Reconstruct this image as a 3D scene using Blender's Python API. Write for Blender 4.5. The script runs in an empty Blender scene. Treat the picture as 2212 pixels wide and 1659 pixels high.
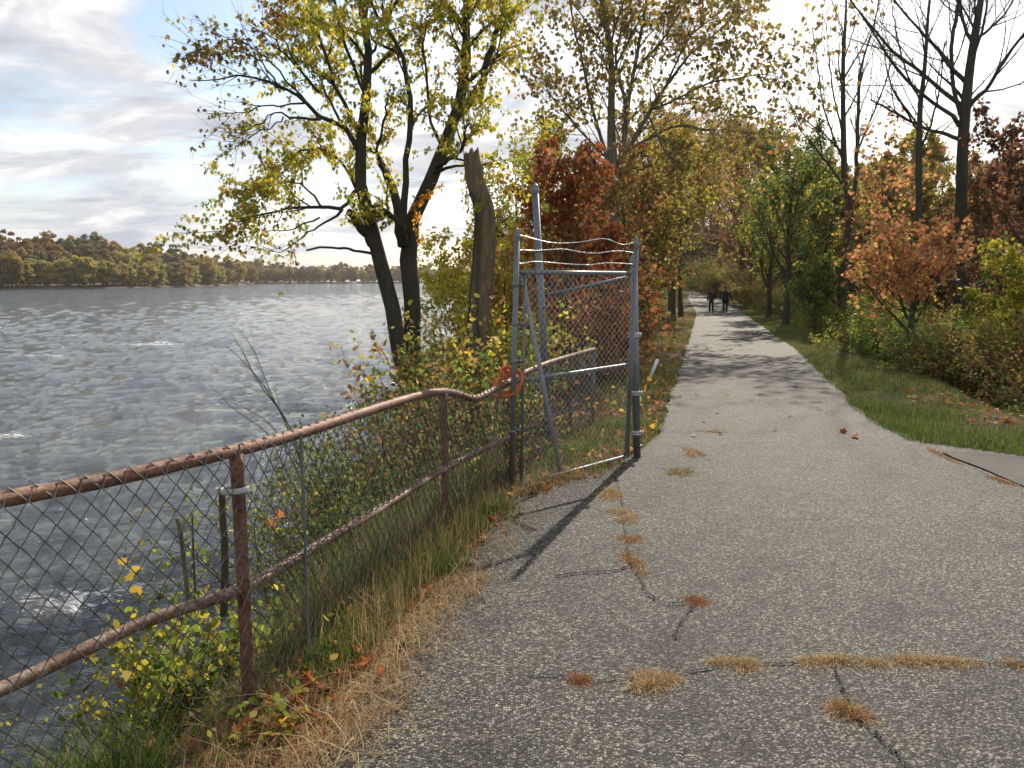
import bpy, math, random
import numpy as np
from mathutils import Vector
rad = math.radians
RNG = np.random.default_rng(7)
random.seed(7)
S = bpy.context.scene
COL = S.collection
PITCH = rad(7.5); F = 1736.0; CX, CY = 1106.0, 829.5; CAMZ = 1.6
CP, SP = math.cos(PITCH), math.sin(PITCH)

# ------------------------------------------------------------------ geometry of the view: a sight line and a real distance give a place
def W(px, py, Y):
    a = (px-CX)/F; b = (CY-py)/F
    t = Y/(CP + b*SP)
    return np.array([a*t, Y, CAMZ + t*(b*CP - SP)])
def elev(py): return (CY-py)/F          # image height above centre
def ztop(py, Y): return W(CX, py, Y)[2]

# ------------------------------------------------------------------ terrain
LY = [-8, 0, 1, 2.46, 3.66, 5.7, 6.3, 6.87, 8.4, 11.8, 22.2, 50, 60, 110, 160, 200, 260, 330]
LX = [-6, -2.05, -1.5, -.70, -.43, .0, .5, .98, 1.57, 2.37, 4.83, 11.4, 13.7, 23.8, 33.2, 38, 40, 38]
RY = [-8, 4.5, 5.6, 6.3, 7.1, 7.9, 9.5, 11.8, 22.2, 50, 60, 110, 160, 200, 260, 330]
RX = [14, 13, 9, 6.4, 4.75, 4.05, 4.25, 4.9, 7.87, 14.7, 17.0, 27, 36.4, 41.2, 43.2, 41]
BY = [-8, 0, 2.13, 2.75, 5.1, 6.2, 9, 12, 22, 50, 60, 110, 160, 200, 260, 330]
BX = [-8, -2.9, -1.39, -.95, -.42, -.05, .9, 1.2, 2.8, 8.6, 10.8, 20.5, 30, 35, 37, 35]
ZY = [-400, 7, 12, 22, 50, 60, 160, 3000]
ZZ = [0, 0, -.09, -.34, -.76, -.87, -1.02, -1.1]
def Lx(Y): return np.interp(Y, LY, LX)
def Rx(Y): return np.interp(Y, RY, RX)
def Bx(Y): return np.interp(Y, BY, BX)
def z0(Y):
    Y = np.asarray(Y, float)
    return (np.interp(Y-1.2, ZY, ZZ)+np.interp(Y, ZY, ZZ)+np.interp(Y+1.2, ZY, ZZ))/3
def sst(x): x = np.clip(x, 0, 1); return x*x*(3-2*x)
_r = np.random.default_rng(3)
_k = _r.normal(0, 1, (24, 2)); _ph = _r.uniform(0, 6.28, 24)
def fbm(x, y, s=1.0):
    o = 0
    for i in range(24):
        q = (.5+i*.28)
        o = o + np.sin((_k[i, 0]*x+_k[i, 1]*y)*q/s+_ph[i])/q
    return o/4.5
def H(x, y):
    x = np.asarray(x, float); y = np.asarray(y, float)
    z = z0(y)-.03
    d = Bx(y)-x
    z = z-3.5*sst((d-.05)/np.interp(y, [0, 3, 5, 9, 12], [2.6, 2.8, 3.8, 4.8, 5.2]))**.8-np.clip(d-5, 0, 1)*.3
    vo = np.interp(y, [0, 8, 9.5, 11, 20], [2.4, 2.2, 1.8, 1.3, 1.2])
    e = x-Rx(y)-vo
    z = z-1.45*sst(e/3.6)
    off = np.clip(np.maximum(d, e+.6), 0, 3)/3
    off2 = np.clip(np.maximum(Lx(y)-x, x-Rx(y)), 0, .5)/.5
    return z+off*.16*fbm(x, y, 1.5)+off2*.018*fbm(x, y, .25)
WZ = -2.9
def G(px, py):
    """place on the ground seen along a sight line"""
    a = (px-CX)/F; b = (CY-py)/F
    d = np.array([a, CP+b*SP, b*CP-SP]); t = .5*1.004**np.arange(1700)
    i = int(np.argmax(CAMZ+d[2]*t <= H(d[0]*t, d[1]*t))); p = d*t[i]
    return np.array([p[0], p[1], float(H(p[0], p[1]))])

# ------------------------------------------------------------------ object helpers
def tag(o, label=None, cat=None, group=None, kind=None):
    if label: o['label'] = label
    if cat: o['category'] = cat
    if group: o['group'] = group
    if kind: o['kind'] = kind
    return o
def empty(name, loc=(0, 0, 0), label=None, cat=None, group=None):
    o = bpy.data.objects.new(name, None); COL.objects.link(o); o.location = loc; o.empty_display_size = .3
    return tag(o, label, cat, group)
class MB:
    """collects polygons of any size, with a colour for each vertex"""
    def __init__(s): s.v = []; s.f = []; s.c = []; s.n = 0
    def add(s, v, f, c=None):
        v = np.asarray(v, float).reshape(-1, 3); f = np.asarray(f, int)
        s.v.append(v); s.f.append(f+s.n); s.n += len(v)
        if c is None: c = np.ones((len(v), 3))
        c = np.asarray(c, float)
        if c.ndim == 1: c = np.tile(c, (len(v), 1))
        s.c.append(c)
    def mesh(s, name, mats, smooth=True):
        me = bpy.data.meshes.new(name)
        if not s.v: return me
        v = np.concatenate(s.v); me.vertices.add(len(v)); me.vertices.foreach_set('co', v.ravel().astype(np.float32))
        nl = sum(f.size for f in s.f); npoly = sum(len(f) for f in s.f)
        me.loops.add(nl); me.polygons.add(npoly)
        me.loops.foreach_set('vertex_index', np.concatenate([f.ravel() for f in s.f]).astype(np.int32))
        ln = np.concatenate([np.full(len(f), f.shape[1]) for f in s.f])
        st = np.concatenate([[0], np.cumsum(ln)[:-1]]).astype(np.int32)
        me.polygons.foreach_set('loop_start', st)
        if smooth: me.polygons.foreach_set('use_smooth', np.ones(npoly, bool))
        a = me.color_attributes.new('Col', 'FLOAT_COLOR', 'POINT')
        c = np.concatenate(s.c); a.data.foreach_set('color', np.hstack([c, np.ones((len(c), 1))]).ravel().astype(np.float32))
        for m in (mats if isinstance(mats, (list, tuple)) else [mats]): me.materials.append(m)
        me.update(calc_edges=True)
        return me
    def build(s, name, mats, parent=None, smooth=True, loc=None):
        if loc is not None:
            s.v = [v-np.asarray(loc) for v in s.v]
        o = bpy.data.objects.new(name, s.mesh(name, mats, smooth)); COL.objects.link(o)
        if parent is not None: o.parent = parent
        if loc is not None: o.location = loc
        return o
def norm(a): return a/np.maximum(np.linalg.norm(a, axis=-1, keepdims=True), 1e-9)
def tubes(mb, P, R, sides=6, c=None, cap=False):
    """P (n,k,3), R (n,k): many tapered tubes at once"""
    P = np.asarray(P, float); R = np.asarray(R, float)
    if P.ndim == 2: P = P[None]; R = R[None]
    if R.ndim == 1: R = np.tile(R[None], (len(P), 1))
    n, k, _ = P.shape
    T = np.empty_like(P); T[:, 1:-1] = P[:, 2:]-P[:, :-2]; T[:, 0] = P[:, 1]-P[:, 0]; T[:, -1] = P[:, -1]-P[:, -2]; T = norm(T)
    ref = np.where(np.abs(T[:, 0, 2:3]) > .9, np.array([[1., 0, 0]]), np.array([[0, 0, 1.]]))
    U = np.empty_like(P); u = norm(np.cross(T[:, 0], ref)); U[:, 0] = u
    for j in range(1, k):
        u = norm(u-T[:, j]*np.sum(u*T[:, j], -1, keepdims=True)); U[:, j] = u
    V = np.cross(T, U)
    a = np.arange(sides)/sides*2*np.pi
    vv = P[:, :, None]+R[:, :, None, None]*(U[:, :, None]*np.cos(a)[None, None, :, None]+V[:, :, None]*np.sin(a)[None, None, :, None])
    idx = np.arange(n*k*sides).reshape(n, k, sides)
    f = np.stack([idx[:, :-1], np.roll(idx, -1, 2)[:, :-1], np.roll(idx, -1, 2)[:, 1:], idx[:, 1:]], -1).reshape(-1, 4)
    if c is not None:
        c = np.asarray(c, float)
        if c.ndim == 2: c = np.repeat(c, k*sides, 0)
    mb.add(vv.reshape(-1, 3), f, c)
    if cap:
        for e in (0, k-1):
            mb.f.append((idx[:, e] if e else idx[:, e][:, ::-1])+mb.n-n*k*sides)
def smooth_path(pts, n):
    pts = np.asarray(pts, float); m = len(pts)
    q = np.vstack([2*pts[0]-pts[1], pts, 2*pts[-1]-pts[-2]])
    t = np.linspace(0, m-1, n); i = np.minimum(t.astype(int), m-2); u = (t-i)[:, None]
    p0, p1, p2, p3 = q[i], q[i+1], q[i+2], q[i+3]
    return .5*((2*p1)+(-p0+p2)*u+(2*p0-5*p1+4*p2-p3)*u*u+(-p0+3*p1-3*p2+p3)*u**3)
def resample(p, n):
    s = np.concatenate([[0], np.cumsum(np.linalg.norm(np.diff(p, axis=0), axis=1))])
    t = np.linspace(0, s[-1], n)
    return np.stack([np.interp(t, s, p[:, i]) for i in range(p.shape[1])], 1)
def box(mb, c, s, R=None, col=None):
    v = np.array([[x, y, z] for x in (-1, 1) for y in (-1, 1) for z in (-1, 1)], float)*np.asarray(s)/2
    if R is not None: v = v@np.asarray(R).T
    mb.add(v+np.asarray(c), [[0, 1, 3, 2], [4, 6, 7, 5], [0, 4, 5, 1], [2, 3, 7, 6], [0, 2, 6, 4], [1, 5, 7, 3]], col)
def lathe(mb, base, prof, sides=14, axis=None, c=None):
    """prof: list of (radius, height)"""
    base = np.asarray(base, float); ax = np.array([0, 0, 1.]) if axis is None else norm(np.asarray(axis, float))
    P = np.array([base+ax*h for r, h in prof]); tubes(mb, P+0*P, np.array([r for r, h in prof]), sides, c)

# ------------------------------------------------------------------ materials
def nt(name):
    m = bpy.data.materials.new(name); m.use_nodes = True; t = m.node_tree; t.nodes.clear()
    return m, t
def N(t, typ, **kw):
    n = t.nodes.new(typ)
    for k, v in kw.items():
        if k.startswith('i_'):
            key = k[2:]
            n.inputs[int(key) if key.isdigit() else key.replace('_', ' ')].default_value = v
        else: setattr(n, k, v)
    return n
def ramp(t, stops, interp='LINEAR'):
    n = t.nodes.new('ShaderNodeValToRGB'); n.color_ramp.interpolation = interp
    e = n.color_ramp.elements
    while len(e) < len(stops): e.new(.5)
    for i, (p, c) in enumerate(stops):
        e[i].position = p; e[i].color = (c, c, c, 1) if isinstance(c, (int, float)) else (*c, 1)
    return n
def out(t, sh):
    o = t.nodes.new('ShaderNodeOutputMaterial'); t.links.new(sh, o.inputs['Surface']); return o
def mixc(t, f, a, b, mode='MIX'):
    n = t.nodes.new('ShaderNodeMix'); n.data_type = 'RGBA'; n.blend_type = mode
    for s, v in ((0, f), (6, a), (7, b)):
        if hasattr(v, 'is_output'): t.links.new(v, n.inputs[s])
        else: n.inputs[s].default_value = v if s == 0 else ((*v, 1) if len(v) == 3 else v)
    return n.outputs[2]
def noise(t, scale, detail=4, rough=.55, vec=None, dist=0):
    n = N(t, 'ShaderNodeTexNoise'); n.inputs['Scale'].default_value = scale; n.inputs['Detail'].default_value = detail
    n.inputs['Roughness'].default_value = rough; n.inputs['Distortion'].default_value = dist
    if vec is None:
        g = N(t, 'ShaderNodeNewGeometry'); vec = g.outputs['Position']
    t.links.new(vec, n.inputs['Vector']); return n.outputs['Fac']
def math_(t, op, a, b=None, c=None):
    n = N(t, 'ShaderNodeMath', operation=op)
    for i, v in enumerate((a, b, c)):
        if v is None: continue
        if hasattr(v, 'is_output'): t.links.new(v, n.inputs[i])
        else: n.inputs[i].default_value = v
    return n.outputs[0]
def bump(t, h, dist, strength=1):
    b = N(t, 'ShaderNodeBump'); b.inputs['Distance'].default_value = dist; b.inputs['Strength'].default_value = strength
    t.links.new(h, b.inputs['Height']); return b.outputs[0]
def pbr(t, col, rough=.6, metal=0, normal=None, spec=.5):
    p = N(t, 'ShaderNodeBsdfPrincipled')
    for k, v in (('Base Color', col), ('Roughness', rough), ('Metallic', metal), ('Normal', normal), ('Specular IOR Level', spec)):
        if v is None: continue
        if hasattr(v, 'is_output'): t.links.new(v, p.inputs[k])
        else: p.inputs[k].default_value = (*v, 1) if isinstance(v, tuple) and len(v) == 3 else v
    return p.outputs[0]

def leaf_mat(name='leaf', trans=.5, rough=.5, var=True):
    m, t = nt(name)
    a = N(t, 'ShaderNodeAttribute', attribute_name='Col')
    col = a.outputs['Color']
    if var:
        oi = N(t, 'ShaderNodeObjectInfo')
        h = N(t, 'ShaderNodeHueSaturation'); t.links.new(col, h.inputs['Color'])
        t.links.new(math_(t, 'MULTIPLY_ADD', oi.outputs['Random'], .05, .475), h.inputs['Hue'])
        t.links.new(math_(t, 'MULTIPLY_ADD', oi.outputs['Random'], .5, .75), h.inputs['Value'])
        col = h.outputs[0]
    d = pbr(t, col, rough, spec=.18)
    tr = N(t, 'ShaderNodeBsdfTranslucent'); t.links.new(col, tr.inputs['Color'])
    x = N(t, 'ShaderNodeMixShader'); x.inputs[0].default_value = trans
    t.links.new(d, x.inputs[1]); t.links.new(tr.outputs[0], x.inputs[2]); out(t, x.outputs[0]); return m
M = {}
M['leaf'] = leaf_mat('leaf_near', .6, .6, False)
M['leaf_far'] = leaf_mat('leaf_far', .55, .6, True)
M['grass'] = leaf_mat('grass_blade', .4, .65, False)

def bark_mat(name, c1, c2, scale=9):
    m, t = nt(name)
    g = N(t, 'ShaderNodeTexCoord'); mp = N(t, 'ShaderNodeMapping'); mp.inputs['Scale'].default_value = (1, 1, .22)
    t.links.new(g.outputs['Object'], mp.inputs[0])
    n1 = noise(t, scale, 6, .65, mp.outputs[0], .6); n2 = noise(t, 2.2, 3, .5, g.outputs['Object'])
    r = ramp(t, [(.3, c1), (.62, c2)]); t.links.new(n1, r.inputs[0])
    col = mixc(t, math_(t, 'MULTIPLY', n2, .45), r.outputs[0], (.09, .10, .055))
    out(t, pbr(t, col, .9, normal=bump(t, n1, .03), spec=.2)); return m
M['bark'] = bark_mat('bark', (.028, .022, .016), (.11, .085, .062), 14)
M['bark_pale'] = bark_mat('bark_pale', (.06, .05, .035), (.20, .17, .125), 10)
M['bark_dark'] = bark_mat('bark_dark', (.02, .016, .013), (.065, .05, .04), 12)
M['dead_wood'] = bark_mat('dead_wood', (.07, .045, .028), (.24, .165, .105), 16)

def rust_mat():
    m, t = nt('rusty_pipe')
    n1 = noise(t, 60, 7, .75); n2 = noise(t, 7, 5, .7)
    r = ramp(t, [(.36, (.03, .012, .008)), (.44, (.12, .05, .028)), (.55, (.20, .095, .055)), (.62, (.26, .16, .11)), (.72, (.38, .33, .28))])
    t.links.new(math_(t, 'MULTIPLY_ADD', n2, .5, math_(t, 'MULTIPLY', n1, .5)), r.inputs[0])
    rr = ramp(t, [(.3, .78), (.7, .45)]); t.links.new(n1, rr.inputs[0])
    out(t, pbr(t, r.outputs[0], rr.outputs[0], .25, bump(t, n1, .005))); return m
M['rust'] = rust_mat()
def rust_flake():
    m, t = nt('flaking_pipe')
    n1 = noise(t, 55, 6, .7); n2 = noise(t, 6, 4, .6)
    r = ramp(t, [(.35, (.06, .026, .015)), (.50, (.17, .09, .055)), (.58, (.30, .25, .20)), (.7, (.26, .22, .18))])
    t.links.new(math_(t, 'MULTIPLY_ADD', n2, .45, math_(t, 'MULTIPLY', n1, .55)), r.inputs[0])
    out(t, pbr(t, r.outputs[0], .6, .1, bump(t, n1, .003))); return m
M['flake'] = rust_flake()
def galv(name, c1, c2, rough=.42, metal=.7, sc=30):
    m, t = nt(name)
    n1 = noise(t, sc, 5, .6); n2 = noise(t, 3, 3, .6)
    r = ramp(t, [(.3, c1), (.7, c2)]); t.links.new(math_(t, 'MULTIPLY_ADD', n2, .5, math_(t, 'MULTIPLY', n1, .5)), r.inputs[0])
    out(t, pbr(t, r.outputs[0], rough, metal, bump(t, n1, .0012))); return m
M['galv'] = galv('galvanised_pipe', (.11, .12, .13), (.20, .21, .22), .42, .35)
M['wire'] = galv('galvanised_wire', (.32, .32, .31), (.6, .6, .58), .4, .5, 25)
M['wire_rust'] = galv('dull_wire', (.055, .038, .028), (.22, .21, .195), .5, .5, 14)
M['bright'] = galv('bright_wire', (.5, .5, .5), (.75, .75, .73), .35, .8)
M['brace'] = galv('weathered_brace', (.20, .21, .23), (.36, .37, .40), .6, .1, 50)
M['plastic'] = galv('grey_plastic', (.38, .37, .34), (.46, .45, .42), .45, 0)
M['dark_metal'] = galv('dark_metal', (.03, .03, .03), (.08, .08, .08), .5, .6)
def rope_mat():
    m, t = nt('orange_rope')
    w = N(t, 'ShaderNodeTexWave'); w.inputs['Scale'].default_value = 60; w.inputs['Distortion'].default_value = 3
    g = N(t, 'ShaderNodeNewGeometry'); t.links.new(g.outputs['Position'], w.inputs['Vector'])
    col = mixc(t, w.outputs['Fac'], (.50, .10, .03), (.82, .24, .07))
    out(t, pbr(t, col, .7, 0, bump(t, w.outputs['Fac'], .002))); return m
M['rope'] = rope_mat()
def plain(name, c, rough=.8, v=.3, sc=12):
    m, t = nt(name)
    n1 = noise(t, sc, 4)
    r = ramp(t, [(.3, tuple(x*(1-v) for x in c)), (.7, tuple(min(1, x*(1+v)) for x in c))]); t.links.new(n1, r.inputs[0])
    out(t, pbr(t, r.outputs[0], rough)); return m
M['crack'] = plain('crack_dark', (.018, .016, .014), .95)
M['white'] = plain('white_paint', (.7, .69, .66), .5, .08)
M['sand'] = plain('shore_mud', (.10, .075, .05), .9, .4, .05)
M['rock'] = plain('river_rock', (.05, .048, .042), .5, .5, 3)

def asphalt_mat():
    m, t = nt('asphalt')
    g = N(t, 'ShaderNodeNewGeometry'); pos = g.outputs['Position']
    v = N(t, 'ShaderNodeTexVoronoi'); v.inputs['Scale'].default_value = 104; t.links.new(pos, v.inputs['Vector'])
    v2 = N(t, 'ShaderNodeTexVoronoi'); v2.inputs['Scale'].default_value = 210; t.links.new(pos, v2.inputs['Vector'])
    sep = N(t, 'ShaderNodeSeparateColor'); t.links.new(v.outputs['Color'], sep.inputs[0])
    stone = ramp(t, [(0, (.012, .014, .012)), (.25, (.032, .034, .030)), (.45, (.105, .105, .095)), (.72, (.215, .210, .190)), (1, (.46, .45, .41))])
    t.links.new(sep.outputs[0], stone.inputs[0])
    tint = mixc(t, math_(t, 'MULTIPLY', sep.outputs[1], .35), stone.outputs[0], (.10, .08, .06))
    gap = ramp(t, [(.36, 0.), (.66, .85)]); t.links.new(v.outputs['Distance'], gap.inputs[0])
    col = mixc(t, gap.outputs[0], tint, (.025, .025, .024))
    big = noise(t, .55, 5, .6, pos); mid = noise(t, 4, 4, .6, pos)
    br = ramp(t, [(.3, (.54, .535, .52)), (.7, (.92, .90, .86))]); t.links.new(math_(t, 'MULTIPLY_ADD', big, .6, math_(t, 'MULTIPLY', mid, .4)), br.inputs[0])
    col = mixc(t, 1., col, br.outputs[0], 'MULTIPLY')
    g2 = ramp(t, [(.36, .60), (.64, 1.42)]); t.links.new(noise(t, 42, 3, .7, pos), g2.inputs[0]); col = mixc(t, 1., col, g2.outputs[0], 'MULTIPLY')
    st = noise(t, 2.3, 5, .65, pos, .6); g3 = ramp(t, [(.32, (.66, .64, .62)), (.46, (1, 1, 1)), (.62, (1.12, 1.1, 1.06))]); t.links.new(st, g3.inputs[0]); col = mixc(t, 1., col, g3.outputs[0], 'MULTIPLY')
    h = math_(t, 'SUBTRACT', math_(t, 'MULTIPLY', sep.outputs[2], .5), v.outputs['Distance'])
    h = math_(t, 'ADD', h, math_(t, 'MULTIPLY', mid, .6))
    out(t, pbr(t, col, .78, 0, bump(t, h, .0035, .9), .2)); return m
M['asphalt'] = asphalt_mat()
def smooth_asphalt():
    m, t = nt('smooth_asphalt')
    n1 = noise(t, 90, 4, .7); n2 = noise(t, 1.5, 4)
    r = ramp(t, [(.3, (.05, .045, .04)), (.5, (.11, .10, .09)), (.7, (.16, .15, .135))]); t.links.new(math_(t, 'MULTIPLY_ADD', n2, .5, math_(t, 'MULTIPLY', n1, .5)), r.inputs[0])
    out(t, pbr(t, r.outputs[0], .9, 0, bump(t, n1, .003), .1)); return m
M['asphalt2'] = smooth_asphalt()
def ground_mat():
    m, t = nt('soil_and_litter')
    g = N(t, 'ShaderNodeNewGeometry'); pos = g.outputs['Position']
    n1 = noise(t, 26, 6, .7, pos); n2 = noise(t, .8, 5, .6, pos); n3 = noise(t, 5, 5, .6, pos)
    r = ramp(t, [(.3, (.030, .022, .013)), (.5, (.085, .055, .028)), (.7, (.17, .10, .045))]); t.links.new(n1, r.inputs[0])
    gr = ramp(t, [(.3, (.028, .038, .012)), (.7, (.07, .085, .025))]); t.links.new(n1, gr.inputs[0])
    k = ramp(t, [(.45, 0.), (.58, 1.)]); t.links.new(math_(t, 'MULTIPLY_ADD', n2, .6, math_(t, 'MULTIPLY', n3, .4)), k.inputs[0])
    col = mixc(t, k.outputs[0], r.outputs[0], gr.outputs[0])
    out(t, pbr(t, col, .95, 0, bump(t, n1, .03), .15)); return m
M['ground'] = ground_mat()
def water_mat():
    m, t = nt('river_water')
    g = N(t, 'ShaderNodeNewGeometry'); pos = g.outputs['Position']
    mp = N(t, 'ShaderNodeMapping'); mp.inputs['Rotation'].default_value = (0, 0, rad(12)); mp.inputs['Scale'].default_value = (.62, 1.25, 1)
    t.links.new(pos, mp.inputs[0])
    a = noise(t, 2.6, 7, .70, mp.outputs[0], .25); b = noise(t, 7.5, 5, .68, mp.outputs[0], .15); c = noise(t, .06, 4, .5, pos, 1.5)
    h = math_(t, 'ADD', math_(t, 'MULTIPLY', a, 1.), math_(t, 'ADD', math_(t, 'MULTIPLY', b, .42), math_(t, 'MULTIPLY', noise(t, 11, 3, .6, mp.outputs[0]), .10)))
    cr = ramp(t, [(.35, .65), (.65, 1.15)]); t.links.new(c, cr.inputs[0])
    h = math_(t, 'MULTIPLY', h, cr.outputs[0])
    p = N(t, 'ShaderNodeBsdfPrincipled'); p.inputs['Base Color'].default_value = (.05, .060, .064, 1)
    p.inputs['Roughness'].default_value = .07; p.inputs['IOR'].default_value = 1.5
    t.links.new(bump(t, h, .25), p.inputs['Normal'])
    at = N(t, 'ShaderNodeAttribute', attribute_name='Col')
    sx = N(t, 'ShaderNodeSeparateColor'); t.links.new(at.outputs['Color'], sx.inputs[0])
    fn = noise(t, 5, 5, .75, mp.outputs[0], 1.2)
    k = ramp(t, [(.62, 0.), (.74, 1.)]); t.links.new(math_(t, 'ADD', math_(t, 'MULTIPLY', fn, .85), math_(t, 'MULTIPLY', sx.outputs[0], .27)), k.inputs[0])
    f = pbr(t, (.62, .64, .65), .6)
    x = N(t, 'ShaderNodeMixShader'); t.links.new(k.outputs[0], x.inputs[0]); t.links.new(p.outputs[0], x.inputs[1]); t.links.new(f, x.inputs[2])
    out(t, x.outputs[0]); return m
M['water'] = water_mat()

# ------------------------------------------------------------------ camera, light, world
cam = bpy.data.cameras.new('camera'); co = bpy.data.objects.new('camera', cam); COL.objects.link(co)
co.location = (0, 0, CAMZ); co.rotation_euler = (rad(90)-PITCH, 0, 0)
cam.sensor_width = 36; cam.lens = 36/2/(1106/F); cam.clip_start = .05; cam.clip_end = 6000
S.camera = co
SUN_AZ, SUN_EL = rad(20.5), rad(32.5)
sl = bpy.data.lights.new('sun', 'SUN'); so = bpy.data.objects.new('sun', sl); COL.objects.link(so)
sl.energy = 4.4; sl.angle = rad(.55); sl.color = (1, .90, .76)
sd = Vector((math.sin(SUN_AZ)*math.cos(SUN_EL), math.cos(SUN_AZ)*math.cos(SUN_EL), math.sin(SUN_EL)))
so.rotation_euler = sd.to_track_quat('Z', 'Y').to_euler()
w = bpy.data.worlds.new('World'); S.world = w; w.use_nodes = True; t = w.node_tree; t.nodes.clear()
sky = N(t, 'ShaderNodeTexSky', sky_type='NISHITA', sun_disc=False, sun_elevation=SUN_EL, sun_rotation=SUN_AZ, air_density=1.0, dust_density=1.2, ozone_density=1.5)
tc = N(t, 'ShaderNodeTexCoord'); sp = N(t, 'ShaderNodeSeparateXYZ'); t.links.new(tc.outputs['Generated'], sp.inputs[0])
zz = math_(t, 'MAXIMUM', math_(t, 'ADD', sp.outputs[2], .20), .06)
cb = N(t, 'ShaderNodeCombineXYZ'); t.links.new(math_(t, 'DIVIDE', sp.outputs[0], zz), cb.inputs[0]); t.links.new(math_(t, 'DIVIDE', sp.outputs[1], zz), cb.inputs[1])
mp = N(t, 'ShaderNodeMapping'); mp.inputs['Location'].default_value = (3.4, 1.7, .0); mp.inputs['Rotation'].default_value = (0, 0, rad(-22)); mp.inputs['Scale'].default_value = (1.0, 1.5, 1)
t.links.new(cb.outputs[0], mp.inputs[0])
n1 = noise(t, 1.0, 9, .6, mp.outputs[0], .5); n2 = noise(t, 2.2, 9, .62, mp.outputs[0], .4); n3 = noise(t, .4, 3, .5, mp.outputs[0])
def sdir(px, py):
    d = W(px, py, 100.)-np.array([0, 0, CAMZ]); return tuple(d/np.linalg.norm(d))
nv = math_(t, 'ADD', math_(t, 'MULTIPLY', n1, .75), math_(t, 'MULTIPLY', n3, .25))
for gx, gy, gr_, ga in ((540, -10, 8, .20), (905, 70, 4.5, .16), (1755, 95, 6, .16), (1950, 180, 5, .13), (430, 330, 3, .05), (1690, 330, 5, .12)):
    gd_ = N(t, 'ShaderNodeVectorMath', operation='DOT_PRODUCT'); t.links.new(tc.outputs['Generated'], gd_.inputs[0]); gd_.inputs[1].default_value = sdir(gx, gy)
    mr = N(t, 'ShaderNodeMapRange'); mr.inputs['From Min'].default_value = math.cos(rad(gr_)); mr.inputs['From Max'].default_value = 1; mr.inputs['To Min'].default_value = 0; mr.inputs['To Max'].default_value = ga
    t.links.new(gd_.outputs['Value'], mr.inputs[0]); nv = math_(t, 'SUBTRACT', nv, mr.outputs[0])
msk = ramp(t, [(.42, 0.), (.53, 1.)]); t.links.new(nv, msk.inputs[0])
shade = ramp(t, [(.36, (.50, .54, .62)), (.50, (.70, .72, .76)), (.62, (1.0, 1.0, 1.0))]); t.links.new(n2, shade.inputs[0])
vd = N(t, 'ShaderNodeVectorMath', operation='DOT_PRODUCT'); t.links.new(tc.outputs['Generated'], vd.inputs[0]); vd.inputs[1].default_value = sd
dp = math_(t, 'MAXIMUM', vd.outputs['Value'], 0.)
glow = math_(t, 'ADD', math_(t, 'MULTIPLY', math_(t, 'POWER', dp, 5.), 1.5), 6.5)
vm = N(t, 'ShaderNodeVectorMath', operation='SCALE'); t.links.new(shade.outputs[0], vm.inputs[0]); t.links.new(glow, vm.inputs['Scale'])
warm = mixc(t, math_(t, 'MULTIPLY', math_(t, 'POWER', dp, 4.), .8), (1, 1, 1), (1.0, .95, .88)); cw = mixc(t, 1., vm.outputs[0], warm, 'MULTIPLY')
fin = mixc(t, msk.outputs[0], sky.outputs[0], cw)
bg = N(t, 'ShaderNodeBackground'); bg.inputs['Strength'].default_value = .11; t.links.new(fin, bg.inputs[0])
wo = N(t, 'ShaderNodeOutputWorld'); t.links.new(bg.outputs[0], wo.inputs[0])
S.view_settings.view_transform = 'Standard'; S.view_settings.look = 'None'; S.view_settings.gamma = 1; S.view_settings.exposure = .58
S.cycles.use_denoising = True; S.cycles.max_bounces = 8; S.cycles.transparent_max_bounces = 8; S.cycles.sample_clamp_indirect = 6

# added volume: thin haze imitating warm lens flare, plus slight distant fading
m, t = nt('veil'); pv = N(t, 'ShaderNodeVolumePrincipled'); pv.inputs['Color'].default_value = (1, .97, .93, 1); pv.inputs['Density'].default_value = .00011; pv.inputs['Anisotropy'].default_value = .55
ho = t.nodes.new('ShaderNodeOutputMaterial'); t.links.new(pv.outputs[0], ho.inputs['Volume'])
hz = MB(); box(hz, (100, 400, 22), (2600, 2600, 60)); tag(hz.build('veil', m, smooth=False), 'added thin warm lens-flare haze', kind='stuff')
# ------------------------------------------------------------------ ground, path, river
def grid(mb, X, Y, Z, c=None, keep=None):
    n, m = X.shape
    idx = np.arange(n*m).reshape(n, m)
    f = np.stack([idx[:-1, :-1], idx[:-1, 1:], idx[1:, 1:], idx[1:, :-1]], -1).reshape(-1, 4)
    mb.add(np.stack([X, Y, Z], -1).reshape(-1, 3), f, c)
ys = np.concatenate([np.linspace(-60, -8, 8)[:-1], np.linspace(-8, 0, 20)[:-1], np.arange(0, 14, .07), 14*np.exp(np.linspace(0, math.log(320/14), 260)), [400, 520, 700, 1000, 1500, 2200]])
us = np.concatenate([[-500, -120, -60, -35, -20, -14], np.arange(-10, -6, .35), np.arange(-6, 6.5, .085), np.arange(6.6, 14, .3), [15, 17, 20, 25, 35, 60, 120, 300, 800, 2500]])
UU, YY = np.meshgrid(us, ys); XX = UU+Bx(YY)*1.0+ (np.clip(YY, 0, 60)*.01)*UU*0
mb = MB(); grid(mb, XX, YY, H(XX, YY)); tag(mb.build('ground', M['ground']), kind='structure')
py_ = np.concatenate([np.linspace(-8, 0, 20)[:-1], np.arange(0, 14, .05), 14*np.exp(np.linspace(0, math.log(330/14), 260))])
uu = np.linspace(0, 1, 40)
P_ = []
le = Lx(py_)+.035*fbm(py_*3, py_*0, .8)+.012*fbm(py_*9, py_*0+5, .5)+.012*np.sin(py_*7.1)
re = Rx(py_)+.035*fbm(py_*3, py_*0+9, .8)+.02*fbm(py_*9, py_*0+3, .5)
XX = le[:, None]*(1-uu)+re[:, None]*uu; YY = np.tile(py_[:, None], (1, 40))
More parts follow.
